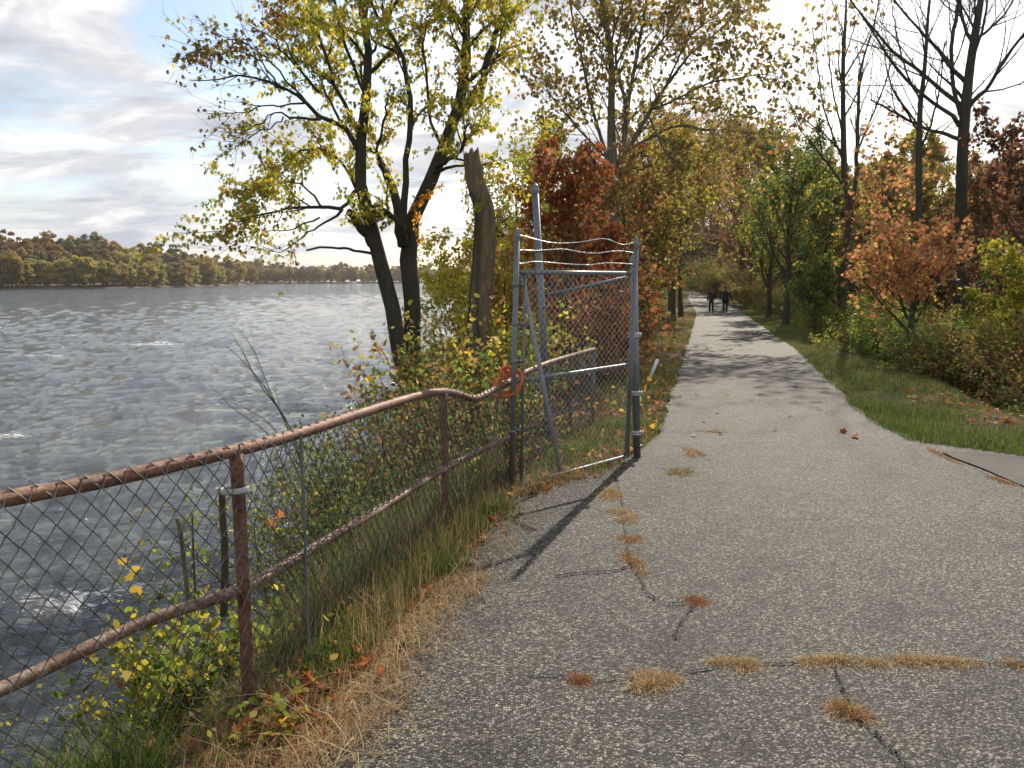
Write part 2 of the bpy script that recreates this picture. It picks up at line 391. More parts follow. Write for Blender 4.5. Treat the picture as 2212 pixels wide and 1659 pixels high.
mb = MB(); grid(mb, XX, YY, z0(YY)+.006*fbm(XX, YY, 1.2)*(np.minimum(uu, 1-uu)*4).clip(0, 1)+.004)
path = tag(mb.build('path', M['asphalt']), kind='structure')
# smoother side strip leaving the path at the right
strip = [W(1880+300*0, 930, 8.0)]
mb = MB(); sy = np.linspace(0, 1, 40)
A = np.array([G(2030, 985), G(2120, 990), G(2212, 1000), G(2330, 1020), G(2500, 1050)]); B = np.array([G(2060, 1000), G(2120, 1022), G(2212, 1062), G(2330, 1110), G(2500, 1190)])
A = smooth_path(A, 30); B = smooth_path(B, 30); A[:, 2] = .009; B[:, 2] = .009
v = np.stack([A, B], 1); mb.add(v.reshape(-1, 3), [[2*i, 2*i+1, 2*i+3, 2*i+2] for i in range(29)])
tag(mb.build('side_path', M['asphalt2']), kind='structure')

# river: real chop on a fan of cells that grow with distance
def waves(x, y):
    r_ = np.random.default_rng(11); z = 0*x; dist = np.hypot(x, y)
    for i in range(40):
        wl = .28*1.07**i; th = rad(100)+r_.normal(0, .75); k = 2*np.pi/wl
        amp = .0085*wl**.55*np.clip(1.6-dist*.012/wl, 0, 1)
        ph = r_.uniform(0, 6.28)
        s = np.sin((x*math.cos(th)+y*math.sin(th))*k+ph+1.2*np.sin(x*.13*r_.normal()+y*.11*r_.normal()+ph))
        z = z+amp*(s-.35*s*s)
    return z
az = np.radians(np.linspace(-62, 30, 620)); rr = 2.4*np.exp(np.linspace(0, math.log(900), 560))
AA, RR = np.meshgrid(az, rr); XX = RR*np.sin(AA); YY = RR*np.cos(AA)-1.2
ZZw = WZ+waves(XX, YY)
foam = np.zeros_like(XX)
foamspots = [(150, 1290, 7.8, 1.0, .5, .9), (250, 1270, 0, .9, .35, .8), (480, 865, 0, 1.3, .5, .55), (560, 790+14, 0, 1.2, .6, .6), (600, 795, 0, 2, .5, .55), (330, 742, 0, 4.5, .8, .95), (150, 724, 0, 3.5, .7, .9), (90, 768, 0, 3, .7, .9), (560, 715, 0, 4, .9, .7), (520, 708, 0, 6, 1, .5), (640, 770, 0, 2.2, .6, .55), (700, 772, 0, 2.2, .5, .55), (10, 940, 0, .9, .6, .9), (300, 895, 0, 1.4, .4, .6), (40, 688, 0, 5, .9, .55), (700, 745, 0, 4, .8, .55), (20, 700, 0, 4, .8, .5)]
def WW(px, py):
    a = (px-CX)/F; b = (CY-py)/F; d = np.array([a, CP+b*SP, b*CP-SP]); return d*((WZ-CAMZ)/d[2])+np.array([0, 0, CAMZ])
for px, py, _, sx_, sy_, am in foamspots:
    p = WW(px, py); foam = np.maximum(foam, am*np.exp(-((XX-p[0])/sx_)**2-((YY-p[1])/(sy_*1.6))**2))
ZZw += .09*foam*np.clip(fbm(XX*3, YY*3, .6)+.3, 0, 2)
mb = MB(); grid(mb, XX, YY, ZZw, np.stack([foam, foam*0, foam*0], -1).reshape(-1, 3))
# calm plane beyond the fan, reaching the horizon, meets the fan at its rim
tag(mb.build('river', M['water']), kind='structure')

# ------------------------------------------------------------------ tree kit
def grow(P, R, m, t0, t1, ang, ln, up, wig, k, rf, rng, absl=None, rmin=.002, tip=.25):
    n, kk, _ = P.shape
    if n == 0: return np.zeros((0, k, 3)), np.zeros((0, k))
    Lp = np.sum(np.linalg.norm(np.diff(P, axis=1), axis=2), 1)
    idx = np.repeat(np.arange(n), m); N_ = n*m
    tt = (np.tile(np.arange(m), n)+rng.uniform(0, 1, N_))/m; tt = t0+(t1-t0)*tt
    q = tt*(kk-1); i = np.minimum(q.astype(int), kk-2); u = (q-i)[:, None]
    p = P[idx, i]*(1-u)+P[idx, i+1]*u; r0 = R[idx, i]*(1-u[:, 0])+R[idx, i+1]*u[:, 0]
    T = norm(P[idx, i+1]-P[idx, i])
    a = np.tile(np.arange(m)*2.4, n)+rng.uniform(0, 6.28, n)[idx]+rng.uniform(-.6, .6, N_)
    ref = norm(rng.normal(0, 1, (N_, 3))); U = norm(np.cross(T, np.where(np.abs(T[:, 2:3]) > .85, [[1., 0, 0]], [[0, 0, 1.]]))); V = np.cross(T, U)
    th = rng.uniform(ang[0], ang[1], N_)[:, None]
    d = norm(np.cos(th)*T+np.sin(th)*(U*np.cos(a)[:, None]+V*np.sin(a)[:, None]))
    L = rng.uniform(ln[0], ln[1], N_)*((Lp[idx]*(1-.5*tt)) if absl is None else 1)
    out_ = np.empty((N_, k, 3)); out_[:, 0] = p; st = (L/(k-1))[:, None]
    for j in range(1, k):
        d = norm(d+np.array([0, 0, up])/(k-1)*2+rng.normal(0, wig, (N_, 3))); p = p+d*st; out_[:, j] = p
    rs = np.minimum(r0*rng.uniform(rf[0], rf[1], N_), L*.045)
    rs = np.maximum(rs, rmin)
    return out_, rs[:, None]*np.linspace(1, tip, k)[None]
LEAFSHAPES = {
 'quad': np.array([[0, 0], [.34, .5], [0, 1.], [-.34, .5]]),
 'oval': np.array([[0, 0], [.28, .3], [.26, .65], [0, 1.], [-.26, .65], [-.28, .3]]),
 'maple': np.array([[0, 0], [.22, .06], [.50, .12], [.32, .34], [.56, .62], [.22, .62], [0, 1.], [-.22, .62], [-.56, .62], [-.32, .34], [-.50, .12], [-.22, .06]]),
 'silver': np.array([[0, 0], [.16, .1], [.42, .30], [.20, .36], [.34, .74], [.10, .62], [0, 1.], [-.10, .62], [-.34, .74], [-.20, .36], [-.42, .30], [-.16, .1]]),
}
def leaves(mb, P, n, size, pal, shape='quad', droop=.3, spread=.04, t0=.15, rng=RNG, clump=None, flat=.6):
    """n leaves along every twig of P (m,k,3)"""
    m, k, _ = P.shape
    if m == 0: return
    idx = np.repeat(np.arange(m), n); N_ = m*n
    q = rng.uniform(t0, 1, N_)*(k-1); i = np.minimum(q.astype(int), k-2); u = (q-i)[:, None]
    p = P[idx, i]*(1-u)+P[idx, i+1]*u+rng.normal(0, spread, (N_, 3))
    put_leaves(mb, p, size, pal, shape, droop, rng, idx)
def put_leaves(mb, p, size, pal, shape='quad', droop=.3, rng=RNG, idx=None, flat=None):
    N_ = len(p)
    d = norm(rng.normal(0, 1, (N_, 3))+np.array([0, 0, -droop*2]))
    nrm = rng.normal(0, 1, (N_, 3))
    if flat is not None: nrm = nrm*(1-flat)+np.array([0, 0, 2*flat]); d = norm(d*np.array([1, 1, 1-flat]))
    s_ = norm(np.cross(d, nrm)); nn = np.cross(s_, d)
    sz = rng.uniform(size[0], size[1], N_)
    sh = LEAFSHAPES[shape]; q = len(sh)
    x = sh[:, 0]; y = sh[:, 1]
    fold = rng.uniform(.0, .5, N_); curl = rng.normal(0, .25, N_)
    v = p[:, None]+sz[:, None, None]*(s_[:, None]*x[None, :, None]+d[:, None]*y[None, :, None]+nn[:, None]*(np.abs(x)[None, :]*fold[:, None]+(y**2)[None, :]*curl[:, None])[..., None])
    pal = np.asarray(pal, float)
    wts = pal[:, 3]/pal[:, 3].sum()
    ci = rng.choice(len(pal), N_, p=wts)
    if idx is not None:                       # twigs keep one hue, most of the time
        tw = rng.choice(len(pal), int(idx.max())+1, p=wts); keep = rng.uniform(0, 1, N_) < .65; ci = np.where(keep, tw[idx], ci)
    c = pal[ci, :3]*rng.uniform(.7, 1.3, (N_, 1))
    mb.add(v.reshape(-1, 3), np.arange(N_*q).reshape(N_, q), np.repeat(c, q, 0))
YEL = [(.62, .49, .06, 4), (.47, .44, .055, 4), (.30, .33, .05, 3), (.50, .30, .05, 1)]
YGR = [(0.44, 0.363, 0.048, 3), (0.22, 0.264, 0.042, 4), (0.132, 0.187, 0.036, 3)]
OLV = [(0.28, 0.224, 0.054, 4), (0.392, 0.308, 0.062, 3), (0.182, 0.168, 0.046, 3), (0.336, 0.168, 0.054, 2)]
BRN = [(0.27, 0.149, 0.059, 4), (0.365, 0.203, 0.074, 3), (0.176, 0.101, 0.045, 3), (0.338, 0.27, 0.074, 2)]
RUS = [(0.345, 0.098, 0.035, 4), (0.414, 0.149, 0.051, 3), (0.23, 0.075, 0.032, 3), (0.276, 0.172, 0.051, 2)]
ORG = [(0.575, 0.27, 0.114, 4), (0.529, 0.22, 0.089, 3), (0.437, 0.283, 0.101, 2), (0.483, 0.373, 0.089, 1)]
GRN = [(0.115, 0.176, 0.045, 4), (0.176, 0.243, 0.052, 3), (0.074, 0.115, 0.037, 3), (0.27, 0.27, 0.059, 1)]
MAR = [(0.17, 0.07, 0.041, 4), (0.231, 0.105, 0.047, 3), (0.122, 0.084, 0.041, 3)]
UND = [(0.135, 0.176, 0.045, 4), (0.216, 0.23, 0.052, 3), (0.338, 0.297, 0.059, 2), (0.243, 0.135, 0.045, 1)]

def gen_tree(h, r, rng, style='oak', wood_detail=3, leaf=('quad', (.1, .16)), pal=OLV, nleaf=6, crown=.3, vase=False, density=1., trunkpts=None, spread=1., droop=.3):
    """returns wood, crown MBs with the base at the origin"""
    wood, crn = MB(), MB()
    k = 9; z = np.linspace(0, 1, k)
    wob = rng.normal(0, .012*h, (k, 2)).cumsum(0)*.35; wob[0] = 0
    T = np.stack([wob[:, 0], wob[:, 1], z*h*(.52 if vase else .78)], 1); T[0, 2] = -.35
    R = r*np.interp(z, [0, .06, .5, 1], [1.35, 1.0, .66, .45 if vase else .12])
    tubes(wood, T, R, 9)
    Pm, Rm = T[None], R[None]
    n1 = int((9 if vase else 15)*density)
    a1, r1 = grow(Pm, Rm, n1, max(.12, crown*(1. if not vase else 1.15)), .99, (.45, .95) if not vase else (.25, .6), (.42*spread, .66*spread) if not vase else (.75, 1.05), .22 if not vase else .30, .09, 8, (.38, .6), rng)
    tubes(wood, a1, r1, 6)
    a2, r2 = grow(a1, r1, 6, .15, .98, (.4, .95), (.38, .62), .10, .12, 6, (.42, .62), rng)
    tubes(wood, a2, r2, 4)
    a3, r3 = grow(a2, r2, 5, .15, 1., (.35, .95), (.4, .75), .05, .14, 4, (.45, .65), rng, rmin=.003)
    tubes(wood, a3, r3, 3)
    if nleaf: leaves(crn, a3, nleaf, leaf[1], pal, leaf[0], droop, .04+.004*h, .1, rng)
    return wood, crn, a3
def place_tree(name, label, cat, loc, mb_w, mb_c, bark, group=None, leafm='leaf'):
    o = empty(name, loc, label, cat, group)
    mb_w.build('trunk', M[bark], o)
    if mb_c.v: mb_c.build('crown', M[leafm], o, smooth=False)
    return o
def gtree(px, Y, ytop, name, label, seed, r, pal, leaf=('quad', (.1, .16)), bark='bark', nleaf=6, leafm='leaf', cat='tree', dz=0, **kw):
    x = (px-CX)/F*(Y*CP+1.6*SP); gz = float(H(x, Y))-.05
    h = ztop(ytop, Y)-gz
    rng = np.random.default_rng(seed)
    wd, cr, tw = gen_tree(h, r, rng, pal=pal, leaf=leaf, nleaf=nleaf, **kw)
    return place_tree(name, label, cat, (x, Y, gz), wd, cr, bark, leafm=leafm)

def poly3(pts, Y, k, yoff=0):
    """limb given by sight lines and widths [(px,py,w)], running from depth Y to Y+yoff"""
    n = len(pts); ys = np.linspace(0, 1, n)**1.2*yoff+Y
    P = np.array([W(p[0], p[1], ys[i]) for i, p in enumerate(pts)]); R = np.array([p[2]/2/F*ys[i] for i, p in enumerate(pts)])
    Q = resample(np.hstack([smooth_path(P, 60), np.interp(np.linspace(0, n-1, 60), np.arange(n), R)[:, None]]), k)
    return Q[:, :3], Q[:, 3]

# ------------------------------------------------------------------ the big yellow maple at the water's edge
def hero():
    rng = np.random.default_rng(21); Y = 12.
    base = np.array([(888-CX)/F*12, 12., 0]); base[2] = H(base[0], 12)-.3
    wood, cr = MB(), MB()
    L = [
     ([(900, 1010, 62), (888, 880, 48), (862, 745, 40), (843, 650, 37), (824, 565, 36), (802, 500, 33), (789, 440, 30), (776, 370, 28), (780, 300, 25), (791, 210, 22), (795, 130, 19), (786, 60, 16), (777, 0, 14), (765, -90, 12), (770, -200, 8)], 12.0, -.4),
     ([(908, 1010, 60), (893, 880, 46), (891, 720, 40), (890, 600, 42), (873, 530, 44), (877, 497, 36), (905, 440, 34), (926, 395, 33), (950, 338, 31), (984, 253, 29), (1003, 183, 23), (1011, 100, 20), (1006, 20, 17), (1015, -60, 13), (1035, -150, 8)], 12.1, .6),
     ([(986, 250, 22), (1012, 225, 20), (1036, 200, 19), (1050, 143, 16), (1064, 100, 15), (1078, 60, 12)], 12.5, .4),
     ([(822, 560, 26), (804, 525, 24), (785, 495, 22), (765, 470, 20), (752, 457, 17)], 11.9, -.3),
     ([(872, 530, 30), (862, 480, 24), (853, 425, 22), (835, 375, 20), (820, 343, 16)], 12.0, .5),
     ([(868, 520, 20), (873, 433, 17), (878, 350, 14), (885, 283, 14), (887, 200, 13), (878, 150, 11), (864, 110, 10), (836, 55, 8), (804, 15, 7), (790, -60, 5)], 11.9, -.8),
     ([(866, 118, 8), (845, 105, 7), (812, 92, 6), (790, 50, 4)], 11.7, -.8),
     ([(942, 360, 14), (968, 345, 12), (990, 330, 11), (1003, 305, 8), (1010, 270, 5)], 12.2, -.5),
     ([(936, 375, 10), (975, 360, 7), (1010, 358, 5), (1050, 355, 3)], 12.3, -.8),
     ([(877, 500, 14), (850, 470, 12), (820, 448, 11), (800, 445, 9)], 11.8, -.3),
     ([(828, 562, 9), (795, 548, 8), (765, 540, 7), (740, 537, 7), (700, 534, 6), (662, 541, 5)], 11.9, -.9),
     ([(778, 330, 15), (757, 290, 13), (737, 267, 11), (693, 257, 10), (663, 220, 9), (617, 197, 6.5), (567, 173, 5.5), (520, 163, 4.5), (467, 170, 3), (407, 173, 1.6)], 11.8, -1.2),
     ([(663, 222, 6), (640, 195, 5), (600, 150, 4), (560, 115, 3.4), (500, 85, 2.4), (440, 120, 1.6)], 11.4, -.6),
     ([(600, 190, 5), (567, 135, 3.4), (520, 112, 3), (470, 118, 2.4), (432, 105, 1.6), (405, 125, 1.2)], 11.2, -1),
     ([(665, 222, 6), (620, 225, 4.5), (575, 230, 3.6), (510, 246, 2.4), (447, 245, 1.4)], 11.4, -1.2),
     ([(693, 257, 8), (655, 254, 6), (621, 255, 5), (600, 240, 4), (570, 262, 3), (535, 280, 2.4), (480, 290, 1.4)], 11.4, -.7),
     ([(612, 252, 3.6), (590, 275, 3), (560, 285, 2.4), (530, 305, 2), (507, 318, 1.3)], 11.1, -.5),
     ([(690, 200, 8), (655, 160, 6), (620, 120, 4.6), (580, 75, 3), (545, 60, 1.6)], 11.5, -.7),
     ([(640, 140, 4), (618, 90, 3), (600, 50, 2.4), (592, 15, 1.5)], 11.4, -.8),
     ([(782, 300, 12), (750, 240, 10), (722, 180, 9), (700, 110, 7), (680, 50, 6), (665, -20, 4)], 11.9, .9),
     ([(790, 220, 9), (765, 150, 8), (742, 80, 7), (722, 10, 5), (715, -60, 4)], 11.8, -.9),
     ([(737, 267, 7), (715, 225, 6), (690, 170, 5), (655, 120, 4), (640, 60, 3)], 11.7, .6),
     ([(795, 130, 8), (822, 80, 6), (850, 20, 5), (870, -40, 4)], 11.9, -.5),
     ([(783, 400, 12), (762, 425, 11), (737, 451, 10), (690, 450, 8), (640, 448, 6.5), (600, 457, 5.5), (550, 467, 4), (517, 485, 3), (480, 512, 1.5)], 11.8, -1.3),
     ([(740, 452, 8), (712, 475, 6), (680, 492, 4.5), (650, 515, 3.4), (600, 545, 2), (560, 530, 1.3)], 11.7, -1),
     ([(690, 470, 5), (665, 480, 4), (620, 500, 3), (560, 500, 2), (500, 525, 1.4)], 11.4, -.8),
     ([(700, 450, 6), (670, 415, 5), (640, 395, 4), (590, 400, 2.4), (545, 420, 1.6)], 11.5, .6),
     ([(800, 470, 10), (770, 400, 8), (735, 350, 7), (690, 320, 5), (640, 330, 4), (600, 360, 2.4)], 11.9, .8),
     ([(960, 320, 9), (930, 260, 7), (925, 190, 6), (915, 120, 5), (920, 50, 3)], 12.2, -.8),
     ([(1010, 100, 8), (985, 50, 6), (955, 0, 4), (940, -50, 3)], 12.6, -.4),
     ([(1040, 180, 7), (1070, 130, 5), (1085, 70, 4), (1100, 10, 3)], 12.7, -.4),
     ([(845, 400, 8), (815, 330, 7), (830, 260, 5), (838, 200, 4)], 12.2, -.7),
    ]
    spl = []
    for pts, y, yo in L:
        P, R = poly3(pts, y, 14, yo); R = np.maximum(R*.88, .004)
        P[1:-1] += rng.normal(0, .012, (12, 3)); tubes(wood, P, R, 12 if R[0] > .06 else 6, cap=True); spl.append((P, R))
    thin = [i for i in range(len(L)) if i not in (0, 1, 2, 3, 4, 10)]
    bare = [11, 12, 13, 14, 15, 16, 17, 18, 24, 25]
    full = [i for i in thin if i not in bare]
    PF = np.array([spl[i][0] for i in full]); RF = np.array([spl[i][1] for i in full])
    PB = np.array([spl[i][0][5:12] for i in bare]); RB = np.array([spl[i][1][5:12] for i in bare])
    PT = np.array([spl[i][0][7:] for i in (0, 1)]); RT = np.array([spl[i][1][7:] for i in (0, 1)])
    # leafy shoots
    for (A, B, n) in ((PF, RF, 12), (PT, RT, 16)):
        b1, s1 = grow(A, B, n, .25, 1., (.35, 1.0), (.4, 1.0), .05, .12, 6, (.4, .6), rng, absl=1, rmin=.006)
        kk = (b1[:, -1, 1] > 11.75) | (rng.uniform(0, 1, len(b1)) < .22); b1, s1 = b1[kk], s1[kk]
        tubes(wood, b1, s1, 4)
        b2, s2 = grow(b1, s1, 5, .1, 1., (.3, .9), (.25, .65), -.12, .12, 4, (.5, .7), rng, absl=1, rmin=.003)
        tubes(wood, b2, s2, 3)
        leaves(cr, b2, 26, (.042, .085), YEL, 'silver', 1.1, .028, 0, rng)
        leaves(cr, b1, 5, (.05, .09), YEL, 'silver', .8, .05, .1, rng)
    b1, s1 = grow(PB, RB, 9, .1, 1., (.3, .8), (.35, .9), .08, .12, 5, (.4, .6), rng, absl=1, rmin=.004)
    tubes(wood, b1, s1, 3)
    b2, s2 = grow(b1, s1, 4, .1, 1., (.3, .8), (.12, .35), .05, .12, 4, (.5, .7), rng, absl=1, rmin=.0025)
    tubes(wood, b2, s2, 3)
    leaves(cr, b2[::2], 3, (.05, .09), BRN+YEL, 'silver', .8, .03, 0, rng)
    # leaf rosettes on the outer tips at far left
    tips = np.array([spl[i][0] for i in (12, 13, 18, 23)]); tr_ = np.array([spl[i][1] for i in (12, 13, 18, 23)])
    b3, s3 = grow(tips, tr_, 12, .4, 1., (.3, .8), (.15, .45), 0, .1, 4, (.5, .7), rng, absl=1, rmin=.003)
    tubes(wood, b3, s3, 3); leaves(cr, b3, 9, (.05, .10), [(.33, .20, .05, 3), (.40, .16, .05, 2), (.22, .18, .04, 2)], 'silver', .7, .05, 0, rng)
    # a vine of orange leaves climbing the right-hand stem
    vn, vr = poly3([(905, 520, 2), (898, 470, 2), (900, 440, 2), (918, 420, 2), (940, 405, 2), (960, 402, 2)], 11.75, 16, 0)
    tubes(wood, vn, vr, 4); leaves(cr, vn[None], 90, (.05, .09), [(.75, .38, .04, 3), (.6, .28, .04, 1)], 'oval', .5, .03, 0, rng)
    o = empty('maple_tree', base, 'big many-stemmed yellow maple leaning over the river behind the rusty fence', 'tree')
    wood.build('trunk', M['bark_dark'], o); cr.build('crown', M['leaf'], o, smooth=False)
    for c in o.children: c.data.transform(__import__('mathutils').Matrix.Translation(-Vector(base)))
hero()

# broken snag
def snag():
    rng = np.random.default_rng(5); mb = MB(); Y = 11.2
    P, R = poly3([(1062, 1000, 62), (1045, 860, 56), (1036, 760, 50), (1038, 650, 44), (1044, 540, 42), (1045, 455, 42), (1030, 405, 40), (1023, 370, 38), (1018, 332, 33)], Y, 26, 0)
    ns = 22; a = np.arange(ns)/ns*6.283
    base = P[0].copy()
    rows = []
    for j in range(26):
        rr_ = R[j]*(1+.13*np.sin(a*5+j*.12)+.07*np.sin(a*9+1+j*.2)+rng.normal(0, .025, ns))
        if 15 <= j <= 18: rr_ = rr_*(1+.18*np.clip(np.cos(a-.2), 0, 1))
        rows.append(np.stack([P[j, 0]+rr_*np.cos(a), P[j, 1]+rr_*np.sin(a), P[j, 2]+np.zeros(ns)], 1))
    rows[-1][:, 2] += rng.uniform(-.10, .14, ns)
    rows.append(np.stack([P[-1, 0]+R[-1]*.5*np.cos(a), P[-1, 1]+R[-1]*.5*np.sin(a), np.full(ns, P[-1, 2]-.12)+rng.uniform(-.1, .1, ns)], 1))
    v = np.array(rows)-base; n = len(rows); idx = np.arange(n*ns).reshape(n, ns)
    mb.add(v.reshape(-1, 3), np.stack([idx[:-1], np.roll(idx, -1, 1)[:-1], np.roll(idx, -1, 1)[1:], idx[1:]], -1).reshape(-1, 4))
    o = empty('dead_tree', base, 'broken bare dead trunk snapped off at the top beside the yellow maple', 'dead tree')
    mb.build('trunk', M['dead_wood'], o)
    vn = MB(); 
    for i in range(7):
        s = rng.uniform(0, 6.28); tt = np.linspace(0, 1, 30)
        js = tt*22; PP = np.stack([np.interp(js, np.arange(26), P[:, c]) for c in range(3)], 1)
        rr_ = np.interp(js, np.arange(26), R)*1.12; an = s+tt*rng.uniform(-2, 2)
        PP[:, 0] += rr_*np.cos(an); PP[:, 1] += rr_*np.sin(an); tubes(vn, PP-base, np.full(30, rng.uniform(.004, .012)), 4)
    vn.build('climbing_vine', M['bark'], o)
snag()

# ------------------------------------------------------------------ traced bare trees at the right
def traced(name, label, limbs, Y, seed, bark, nt_=(8, 5, 5), lens=((.9, 2.2), (.4, 1.1), (.2, .5)), pal=None, nleaf=0, lsize=(.08, .13), shape='quad', skip=1, up=.12, extra=None):
    rng = np.random.default_rng(seed); wood, cr = MB(), MB(); A, B = [], []
    for pts, yo in limbs:
        P, R = poly3(pts, Y, 16, yo); R = R*(1 if len(A) == 0 else .78); P[1:-1] += rng.normal(0, .01, (14, 3)); tubes(wood, P, R, 10, cap=True); A.append(P); B.append(R)
    base = A[0][0].copy()
    A, B = np.array(A), np.array(B)
    st = A[:skip, 8:]; sr = B[:skip, 8:]
    for P_, R_ in ((A[skip:], B[skip:]), (st, sr)):
        if len(P_) == 0: continue
        b1, s1 = grow(P_, R_, nt_[0], .15, 1., (.35, .8), lens[0], up, .1, 6, (.35, .55), rng, absl=1, rmin=.008); tubes(wood, b1, s1, 4)
        b2, s2 = grow(b1, s1, nt_[1], .1, 1., (.35, .8), lens[1], up, .12, 5, (.45, .6), rng, absl=1, rmin=.005); tubes(wood, b2, s2, 3)
        b3, s3 = grow(b2, s2, nt_[2], .1, 1., (.35, .8), lens[2], up*.5, .12, 3, (.5, .7), rng, absl=1, rmin=.003); tubes(wood, b3, s3, 3)
        if nleaf: leaves(cr, b3, nleaf, lsize, pal, shape, .4, .05, 0, rng)
    wood.v = [v-base for v in wood.v]; cr.v = [v-base for v in cr.v]
    return place_tree(name, label, 'tree', base, wood, cr, bark)
traced('bare_tree', 'tall dark leafless tree with wide spreading limbs at the right edge', [
  ([(2072, 830, 29), (2072, 700, 27), (2074, 600, 25), (2076, 480, 24), (2078, 380, 23), (2080, 300, 22), (2088, 215, 20), (2096, 140, 17), (2103, 95, 17), (2112, 40, 14), (2122, -20, 11), (2140, -120, 8)], 0),
  ([(2072, 272, 12), (2058, 250, 11), (2020, 225, 10), (1988, 200, 9), (1941, 153, 8), (1905, 100, 6), (1875, 53, 5), (1835, -3, 4), (1810, -60, 2)], -1.5),
  ([(2080, 230, 13), (2041, 200, 11), (2008, 173, 10), (1970, 140, 9), (1935, 117, 8), (1885, 60, 6), (1841, 5, 4), (1800, -60, 2)], 1),
  ([(2087, 178, 13), (2055, 147, 11), (2030, 112, 9), (2001, 80, 8), (1968, 43, 6), (1931, 0, 5), (1900, -50, 3)], -1),
  ([(2076, 250, 12), (2062, 205, 11), (2056, 130, 10), (2060, 67, 9), (2071, 0, 7), (2080, -60, 5)], 1),
  ([(2092, 232, 14), (2110, 212, 12), (2135, 187, 10), (2168, 133, 9), (2212, 73, 7), (2250, 20, 4)], -.8),
  ([(2103, 100, 12), (2085, 60, 9), (2070, 10, 7), (2060, -50, 4)], .8),
  ([(2106, 90, 9), (2140, 60, 7), (2170, 30, 5), (2200, -20, 3)], .5),
  ([(2070, 300, 11), (2045, 290, 10), (2021, 283, 9), (1985, 272, 8), (1935, 245, 6), (1880, 215, 4)], -1),
  ([(2085, 560, 8), (2130, 520, 7), (2180, 500, 5), (2240, 495, 3)], -1),
 ], 27, 31, 'bark_dark', (9, 4, 4), ((1.6, 4.0), (.6, 1.7), (.3, .8)), pal=ORG+BRN, nleaf=0, up=.25)
traced('bare_tree', 'slim leafless tree with a straight trunk between the orange maple and the dark spreading tree', [
  ([(1984, 800, 13), (1984, 600, 13), (1985, 357, 13), (1988, 217, 10), (1996, 150, 8), (2001, 100, 7), (2008, 0, 5), (2012, -90, 3)], 0),
  ([(1986, 330, 7), (2010, 270, 6), (2030, 190, 4), (2040, 90, 3)], -1), ([(1988, 220, 6), (1960, 160, 5), (1940, 90, 4), (1925, 0, 2)], 1),
  ([(1986, 290, 6), (1950, 230, 5), (1920, 170, 4), (1905, 80, 2)], 1)], 26, 32, 'bark_dark', (9, 4, 4), ((1., 2.6), (.5, 1.2), (.25, .6)), up=.3)
traced('bare_tree', 'tall pale-twigged leafless tree with two upright stems rising behind the orange leaves', [
  ([(1815, 745, 24), (1818, 660, 22), (1828, 553, 20), (1836, 450, 17), (1826, 380, 13), (1821, 333, 12), (1821, 240, 10), (1821, 133, 8), (1826, 60, 6), (1828, 10, 4), (1830, -60, 2)], 0),
  ([(1834, 470, 12), (1848, 400, 11), (1851, 333, 10), (1854, 240, 9), (1858, 160, 7), (1872, 100, 5), (1888, 50, 3), (1900, 0, 2)], 1.5),
  ([(1822, 350, 6), (1795, 280, 5), (1775, 210, 4), (1765, 130, 3), (1755, 60, 2)], -1),
  ([(1821, 300, 6), (1800, 200, 4), (1790, 120, 3), (1785, 50, 2)], 1),
  ([(1851, 330, 6), (1880, 260, 5), (1905, 200, 4), (1930, 120, 2)], 1),
  ([(1820, 330, 6), (1780, 290, 4), (1740, 260, 3), (1700, 230, 2)], -1),
  ([(1822, 400, 6), (1770, 330, 5), (1730, 280, 3), (1705, 220, 2)], -2),
 ], 30, 133, 'bark', (12, 5, 4), ((1.4, 3.6), (.7, 1.6), (.3, .8)), up=.35)
# the tall brown-leafed sycamore over the path
traced('sycamore_tree', 'tall upright tree with thinning olive-brown leaves above the gate, left of the path', [
  ([(1338, 700, 30), (1330, 560, 27), (1324, 430, 24), (1322, 340, 22), (1320, 260, 16), (1321, 150, 13), (1312, 60, 11), (1300, 0, 9), (1290, -100, 5)], 0),
  ([(1324, 420, 18), (1345, 320, 15), (1355, 230, 12), (1370, 150, 10), (1385, 70, 8), (1400, -20, 6)], 1),
  ([(1322, 400, 12), (1305, 320, 10), (1278, 230, 8), (1262, 150, 7), (1240, 60, 5), (1230, 0, 4)], -1),
  ([(1326, 380, 14), (1370, 300, 12), (1410, 230, 10), (1450, 170, 8), (1500, 110, 6), (1560, 60, 4), (1600, 20, 3)], 1),
  ([(1410, 235, 7), (1460, 215, 6), (1530, 180, 5), (1590, 170, 4), (1640, 160, 3), (1680, 165, 2)], -2),
  ([(1345, 330, 10), (1400, 300, 8), (1470, 270, 6), (1540, 280, 4), (1590, 215, 2)], 1),
  ([(1356, 230, 9), (1330, 130, 7), (1345, 50, 5), (1340, -40, 3)], 1.5),
  ([(1370, 150, 8), (1420, 100, 6), (1455, 50, 4), (1475, 10, 3)], -1.5),
  ([(1440, 180, 6), (1490, 80, 5), (1540, 40, 3), (1570, 10, 2)], 1.5),
  ([(1318, 350, 7), (1260, 290, 5), (1200, 220, 4), (1170, 170, 2)], -1),
  ([(1400, 250, 6), (1440, 330, 5), (1490, 360, 3), (1540, 350, 2)], -1),
 ], 30, 34, 'bark_pale', (11, 5, 4), ((1.3, 3.4), (.65, 1.7), (.35, .9)), pal=OLV+[(.34, .25, .05, 3)], nleaf=4, lsize=(.11, .19), shape='maple', up=.1)

